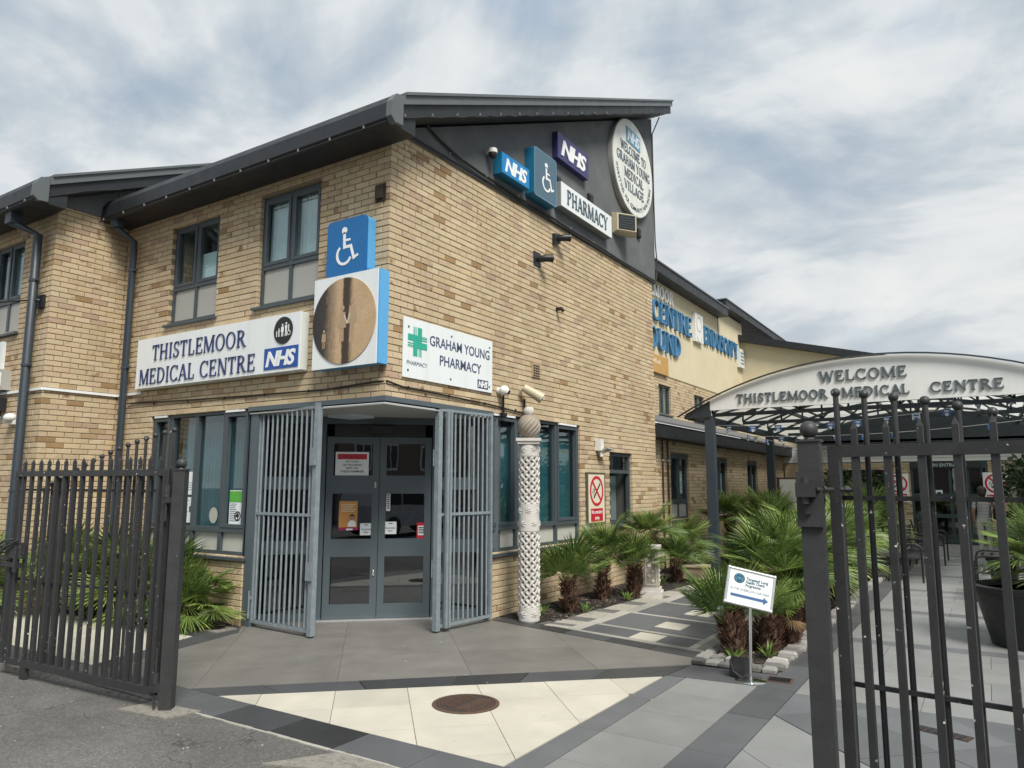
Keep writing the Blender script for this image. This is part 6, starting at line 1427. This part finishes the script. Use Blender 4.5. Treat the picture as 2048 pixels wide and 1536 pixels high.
# ------------------------------------------------------------------ benches, planters
BENCH = mat("black_bench_metal", (.018, .019, .021), .4)
def bench(lab, x, y, rz_, L_, solid=False):
    t = thing("metal_bench", lab, "bench", T(x, y, 0) @ RZ(rz_), "black metal benches in the courtyard")
    for k in range(7): q = MB(); q.bar((-L_/2, -.20+k*.065, .43), (L_/2, -.20+k*.065, .43), .048 if solid else .03, .014); q.build("seat_slat", BENCH, t)
    if solid: q = MB(); q.box(-L_/2+.05, L_/2-.05, .22, .24, .46, .88, None, RX(-.0)); q.build("backrest", BENCH, t)
    else:
        for k in range(6): q = MB(); q.bar((-L_/2, .24+.02*k, .50+k*.075), (L_/2, .24+.02*k, .50+k*.075), .016, .022); q.build("back_slat", BENCH, t)
    for s in (-1, 1):
        X = s*L_/2; q = MB(); q.tube([(X, -.24, 0), (X, -.24, .55), (X, -.22, .63), (X, -.15, .66), (X, .15, .66), (X, .27, .62)], .017, 8); q.build("arm", BENCH, t, angle=50)
        q = MB(); q.tube([(X, .36, .96), (X, .24, .45), (X, .30, 0)], .017, 8); q.tube([(X, -.24, .42), (X, .24, .42)], .014, 6); q.build("leg", BENCH, t, angle=50)
bench("nearest black metal bench on the left of the courtyard, facing the walk", 4.12, 9.7, PI/2, 1.35, True)
bench("black metal bench behind the nearest courtyard bench, against the palms", 4.20, 11.4, PI/2, 1.4, True)
bench("farthest black metal bench before the main entrance doors", 4.30, 13.2, PI/2, 1.4, True)
bench("black tubular bench on the right of the courtyard behind the planter", 5.42, 7.7, -PI/2, 1.2)
t = thing("planter", "big black round planter tub at the right photo edge behind the gate", "planter", T(5.74, 3.88, 0)); q = MB(); q.lathe([(.40, 0), (.46, .25), (.53, .55), (.56, .56), (.57, .62), (.52, .63), (.50, .57)], 32); q.build("tub", BLACKP, t, angle=40); q = MB(); q.lathe([(.50, .54), (.50, .57)], 24); q.build("compost", SOIL, t)
palm(5.98, 3.92, .42, .10, .50, 30, "bushy fan palm growing in the big black planter", (0, 0), -.45, 1.3, "potted fan palms", .5)
t = thing("planter", "smaller black flower pot standing beyond the right bench", "planter", T(5.55, 9.3, 0)); q = MB(); q.lathe([(.17, 0), (.24, .42), (.26, .43), (.26, .5), (.21, .5)], 24); q.build("tub", BLACKP, t, angle=40)
t = thing("planter", "large dark planter box under the bushes on the right of the courtyard", "planter", T(6.9, 6.0, 0)); q = MB(); q.box(-.45, .45, -.45, .45, 0, .5); q.build("tub", mat("dark_blue_planter", (.015, .02, .03), .5), t)
palm(6.9, 6.0, .35, .10, .66, 28, "large fan palm in the dark planter box on the right", (0, 0), -.4, 1.3, "potted fan palms", .45)
palm(7.2, 8.2, .75, .10, .62, 24, "fan palm right of the courtyard beyond the planter box", (0, 0), -.4, 1.3)
def hedge(lab, x0, x1, y0, y1, z0, z1, n, size=.075, nm="hedge", cat="hedge"):
    t = thing(nm, lab, cat, T((x0+x1)/2, (y0+y1)/2, 0)); hx, hy = (x1-x0)/2, (y1-y0)/2; mb = MB(); cl = [(rnd.uniform(-hx, hx), rnd.uniform(-hy, hy), rnd.uniform(z0+.1, z1), rnd.uniform(.25, .55)) for _ in range(int(26+n/160))]
    for _ in range(n):
        c = rnd.choice(cl); d = Vector((rnd.gauss(0, 1), rnd.gauss(0, 1), rnd.gauss(0, .9))).normalized()*c[3]*rnd.random()**.35; p = Vector((c[0], c[1], c[2]))+d
        if p.z < .02: continue
        s = size*rnd.uniform(.6, 1.3); a = Vector((rnd.gauss(0, 1), rnd.gauss(0, 1), rnd.gauss(0, .6))).normalized(); b = a.cross(Vector((rnd.gauss(0, 1), rnd.gauss(0, 1), rnd.gauss(0, 1)))).normalized(); k = rnd.uniform(.6, 1.3)
        mb.faces([p-a*s, p+b*s*.42, p+a*s, p-b*s*.42], [(0, 1, 2), (0, 2, 3)], (k, k*rnd.uniform(.9, 1.15), k*.9))
    mb.build("foliage", BUSH, t); q = MB()
    for c in cl[:10]: q.tube([(c[0]*.3, c[1]*.6, 0), (c[0]*.7, c[1]*.8, c[2]*.6), (c[0], c[1], c[2])], [.03, .02, .006], 5)
    q.build("stem", TRUNK, t); return t
hedge("tall dark evergreen hedge on the right of the main entrance", 6.0, 7.6, 12.5, 19.0, .2, 2.3, 14000)
hedge("dark leafy shrub against the far wall left of the main entrance", 1.2, 2.6, 18.2, 19.2, .3, 1.9, 4500, nm="shrub", cat="shrub")
hedge("tall leafy hedge at the far right beyond the canopy", 7.9, 10.5, 5, 19, .2, 2.6, 14000)
# ------------------------------------------------------------------ the person by the entrance
def person(x, y, rz_):
    J = {'pel': (0, 0, .90, .125), 'w': (0, 0, 1.02, .115), 'ch': (0, .01, 1.22, .135), 'sh': (0, 0, 1.36, .10), 'nk': (0, -.01, 1.42, .05), 'hd': (0, -.03, 1.50, .085), 'ht': (0, -.03, 1.60, .075)}
    E = [('pel', 'w'), ('w', 'ch'), ('ch', 'sh'), ('sh', 'nk'), ('nk', 'hd'), ('hd', 'ht')]
    for s, n in ((-1, 'l'), (1, 'r')):
        J['hip'+n] = (.085*s, 0, .84, .10); J['kn'+n] = (.09*s, -.015, .47, .068); J['an'+n] = (.09*s, .015, .09, .045); J['to'+n] = (.095*s, -.13, .035, .035)
        J['s'+n] = (.165*s, 0, 1.345, .058)
        if n == 'l': J['e'+n] = (-.30, -.05, 1.12, .042); J['h'+n] = (-.20, -.20, 1.20, .028)
        else: J['e'+n] = (.21, .03, 1.07, .042); J['h'+n] = (.21, -.06, .84, .028)
        E += [('pel', 'hip'+n), ('hip'+n, 'kn'+n), ('kn'+n, 'an'+n), ('an'+n, 'to'+n), ('sh', 's'+n), ('s'+n, 'e'+n), ('e'+n, 'h'+n)]
        hx, hy, hz, _ = J['h'+n]; ex, ey, ez, _ = J['e'+n]; d = Vector((hx-ex, hy-ey, hz-ez)).normalized(); side = d.cross(Vector((0, 1, .2))).normalized()
        J['p'+n] = (*(Vector((hx, hy, hz))+d*.05), .026); E.append(('h'+n, 'p'+n))
        for f in range(4):
            b = Vector(J['p'+n][:3]); o = side*(f-1.5)*.018; m_ = b+o+d*.035; e_ = b+o+d*(.065+.01*(f in (1, 2)))+Vector((0, -.012, 0))
            J[f'a{f}{n}'] = (*m_, .009); J[f'b{f}{n}'] = (*e_, .008); E += [('p'+n, f'a{f}{n}'), (f'a{f}{n}', f'b{f}{n}')]
        b = Vector((hx, hy, hz)); J['t'+n] = (*(b+side*-.035+d*.045), .010); E.append(('h'+n, 't'+n))
    names = list(J); idx = {k: i for i, k in enumerate(names)}
    me = bpy.data.meshes.new("body"); me.from_pydata([J[k][:3] for k in names], [(idx[a], idx[b]) for a, b in E], [])
    o = bpy.data.objects.new("body", me); COL.objects.link(o); sk = o.modifiers.new("s", 'SKIN')
    for i, k in enumerate(names): r = J[k][3]; me.skin_vertices[0].data[i].radius = (r*1.15, r*.85) if k in ('pel', 'w', 'ch', 'sh') else (r, r)
    me.skin_vertices[0].data[0].use_root = True
    o.modifiers.new("u", 'SUBSURF').levels = 2
    m2 = bpy.data.meshes.new_from_object(o.evaluated_get(bpy.context.evaluated_depsgraph_get())); bpy.data.objects.remove(o)
    TOP, _n, _l, _b = newmat("striped_top"); gp = _n.new("ShaderNodeTexCoord"); wv = _n.new("ShaderNodeTexWave"); wv.bands_direction = 'Z'; wv.inputs["Scale"].default_value = 9; wv.inputs["Distortion"].default_value = 2; _l.new(gp.outputs["Object"], wv.inputs["Vector"]); _l.new(ramp(_n, _l, wv.outputs["Fac"], [(.72, .55), (.86, .12)]), _b.inputs["Base Color"]); _b.inputs["Roughness"].default_value = .9
    SKIN = mat("skin", (.36, .21, .14), .6, fine=0); TROU = mat("white_trousers", (.60, .60, .57), .9)
    for m in (TOP, TROU, SKIN, BLACKP): m2.materials.append(m)
    for p in m2.polygons:
        c = p.center; p.use_smooth = True
        p.material_index = 3 if c.z < .07 else 1 if c.z < .86 and abs(c.x) < .19 else 2 if c.z > 1.40 or abs(c.x) > .235 or (abs(c.x) > .175 and c.z < 1.15) or c.y < -.13 else 0
    t = thing("person", "person in pale striped top and white trousers with a black bag near the entrance", "person", T(x, y, 0) @ RZ(rz_)); link("body", m2, t)
    q = MB(); q.ball((0, -.018, 1.575), .105, 18, 12, (1, 1.05, 1)); q.ball((0, .04, 1.50), .085, 14, 8, (1, .8, 1.2)); q.build("hair", mat("dark_hair", (.03, .022, .018), .6), t, smooth=True)
    q = MB(); q.ball((0, -.115, 1.515), .016, 8, 6, (1, 1, 1.3)); q.build("nose", SKIN, t); q = MB(); q.ball((-.032, -.103, 1.54), .010, 8, 5); q.ball((.032, -.103, 1.54), .010, 8, 5); q.build("eyes", BLK, t); q = MB(); q.ball((0, -.106, 1.468), .022, 8, 5, (1, .3, .3)); q.build("mouth", mat("lips", (.25, .08, .07), .5), t)
    b = thing("shoulder_bag", "black shoulder bag hanging at the side of the person", "bag", T(x, y, 0) @ RZ(rz_)); q = MB(); q.prism(rrect(.10, .30, .04), -.16, .14, None, T(-.24, .02, 1.0)); q.build("bag_body", BLACKP, b); q = MB(); q.tube([(-.24, -.10, 1.14), (-.17, -.05, 1.38), (-.16, .04, 1.405), (-.24, .12, 1.14)], .012, 6); q.build("strap", BLACKP, b)
person(5.28, 15.6, PI)
# ------------------------------------------------------------------ across the street: seen only as reflections in the glass
def house(x, y, rz_, lab):
    t = thing("terrace_house", lab, "house", T(x, y, 0) @ RZ(rz_), "houses across the street"); q = MB(); q.box(-4.5, 4.5, 0, 7, 0, 5.4); q.build("wall", mat("brown_house_brick", (.24, .19, .16), .9, var=.25) if "brown_house_brick" not in bpy.data.materials else bpy.data.materials["brown_house_brick"], t)
    q = MB(); q.faces([(-4.7, -.4, 5.3), (4.7, -.4, 5.3), (4.7, 7.4, 5.3), (-4.7, 7.4, 5.3), (-4.7, 3.5, 8.2), (4.7, 3.5, 8.2)], [(0, 1, 5, 4), (2, 3, 4, 5), (0, 4, 3), (1, 2, 5), (0, 3, 2, 1)]); q.build("roof", FASCIA, t)
    for X in (-3.0, -1.3, 1.3, 3.0):
        for Z in (.5, 2.4):
            q = MB(); q.box(X-.5, X+.5, -.06, 0, Z, Z+1.3); f = q.build("window", LETW, t); 
            for s in (-1, 1): q = MB(); q.box(X+s*.23-.19, X+s*.23+.19, -.08, -.061, Z+.12, Z+1.2); q.build("pane", ROOM, f)
    q = MB(); q.box(-.5, .5, -.05, 0, 0, 2.1); q.build("door", BLACKP, t)
house(-1.5, -19, PI, "brown brick house opposite the left part of the medical centre"); house(8.5, -19, PI, "brown brick house opposite the entrance"); house(18.5, -19, PI, "brown brick house opposite the right gate")
t = thing("parked_van", "silver people carrier parked on the street behind the viewpoint", "van", T(10.4, -10.6, 0) @ RZ(.0)); q = MB(); prof = [(-2.2, .35), (2.2, .35), (2.25, .8), (1.5, 1.0), (.75, 1.62), (-1.9, 1.68), (-2.2, 1.0)]; q.prism(prof, -.9, .9); q.build("body", mat("silver_car_paint", (.50, .52, .54), .3, .2), t)
for s in (-1, 1):
    for pts in ([(1.25, 1.02), (.68, 1.52), (.1, 1.55), (.1, 1.02)], [(0, 1.02), (0, 1.55), (-.95, 1.58), (-.95, 1.02)], [(-1.05, 1.02), (-1.05, 1.58), (-1.75, 1.55), (-1.95, 1.02)]): q = MB(); q.prism(pts, s*.91-.008, s*.91+.008); q.build("side_window", BLK, t)
    for X in (-1.35, 1.4): q = MB(); q.tube([(X, s*.72, .33), (X, s*.93, .33)], .33, 20); wh = q.build("wheel", BLACKP, t); q = MB(); q.tube([(X, s*.925, .33), (X, s*.938, .33)], .19, 16); q.build("rim", SILVER, wh)
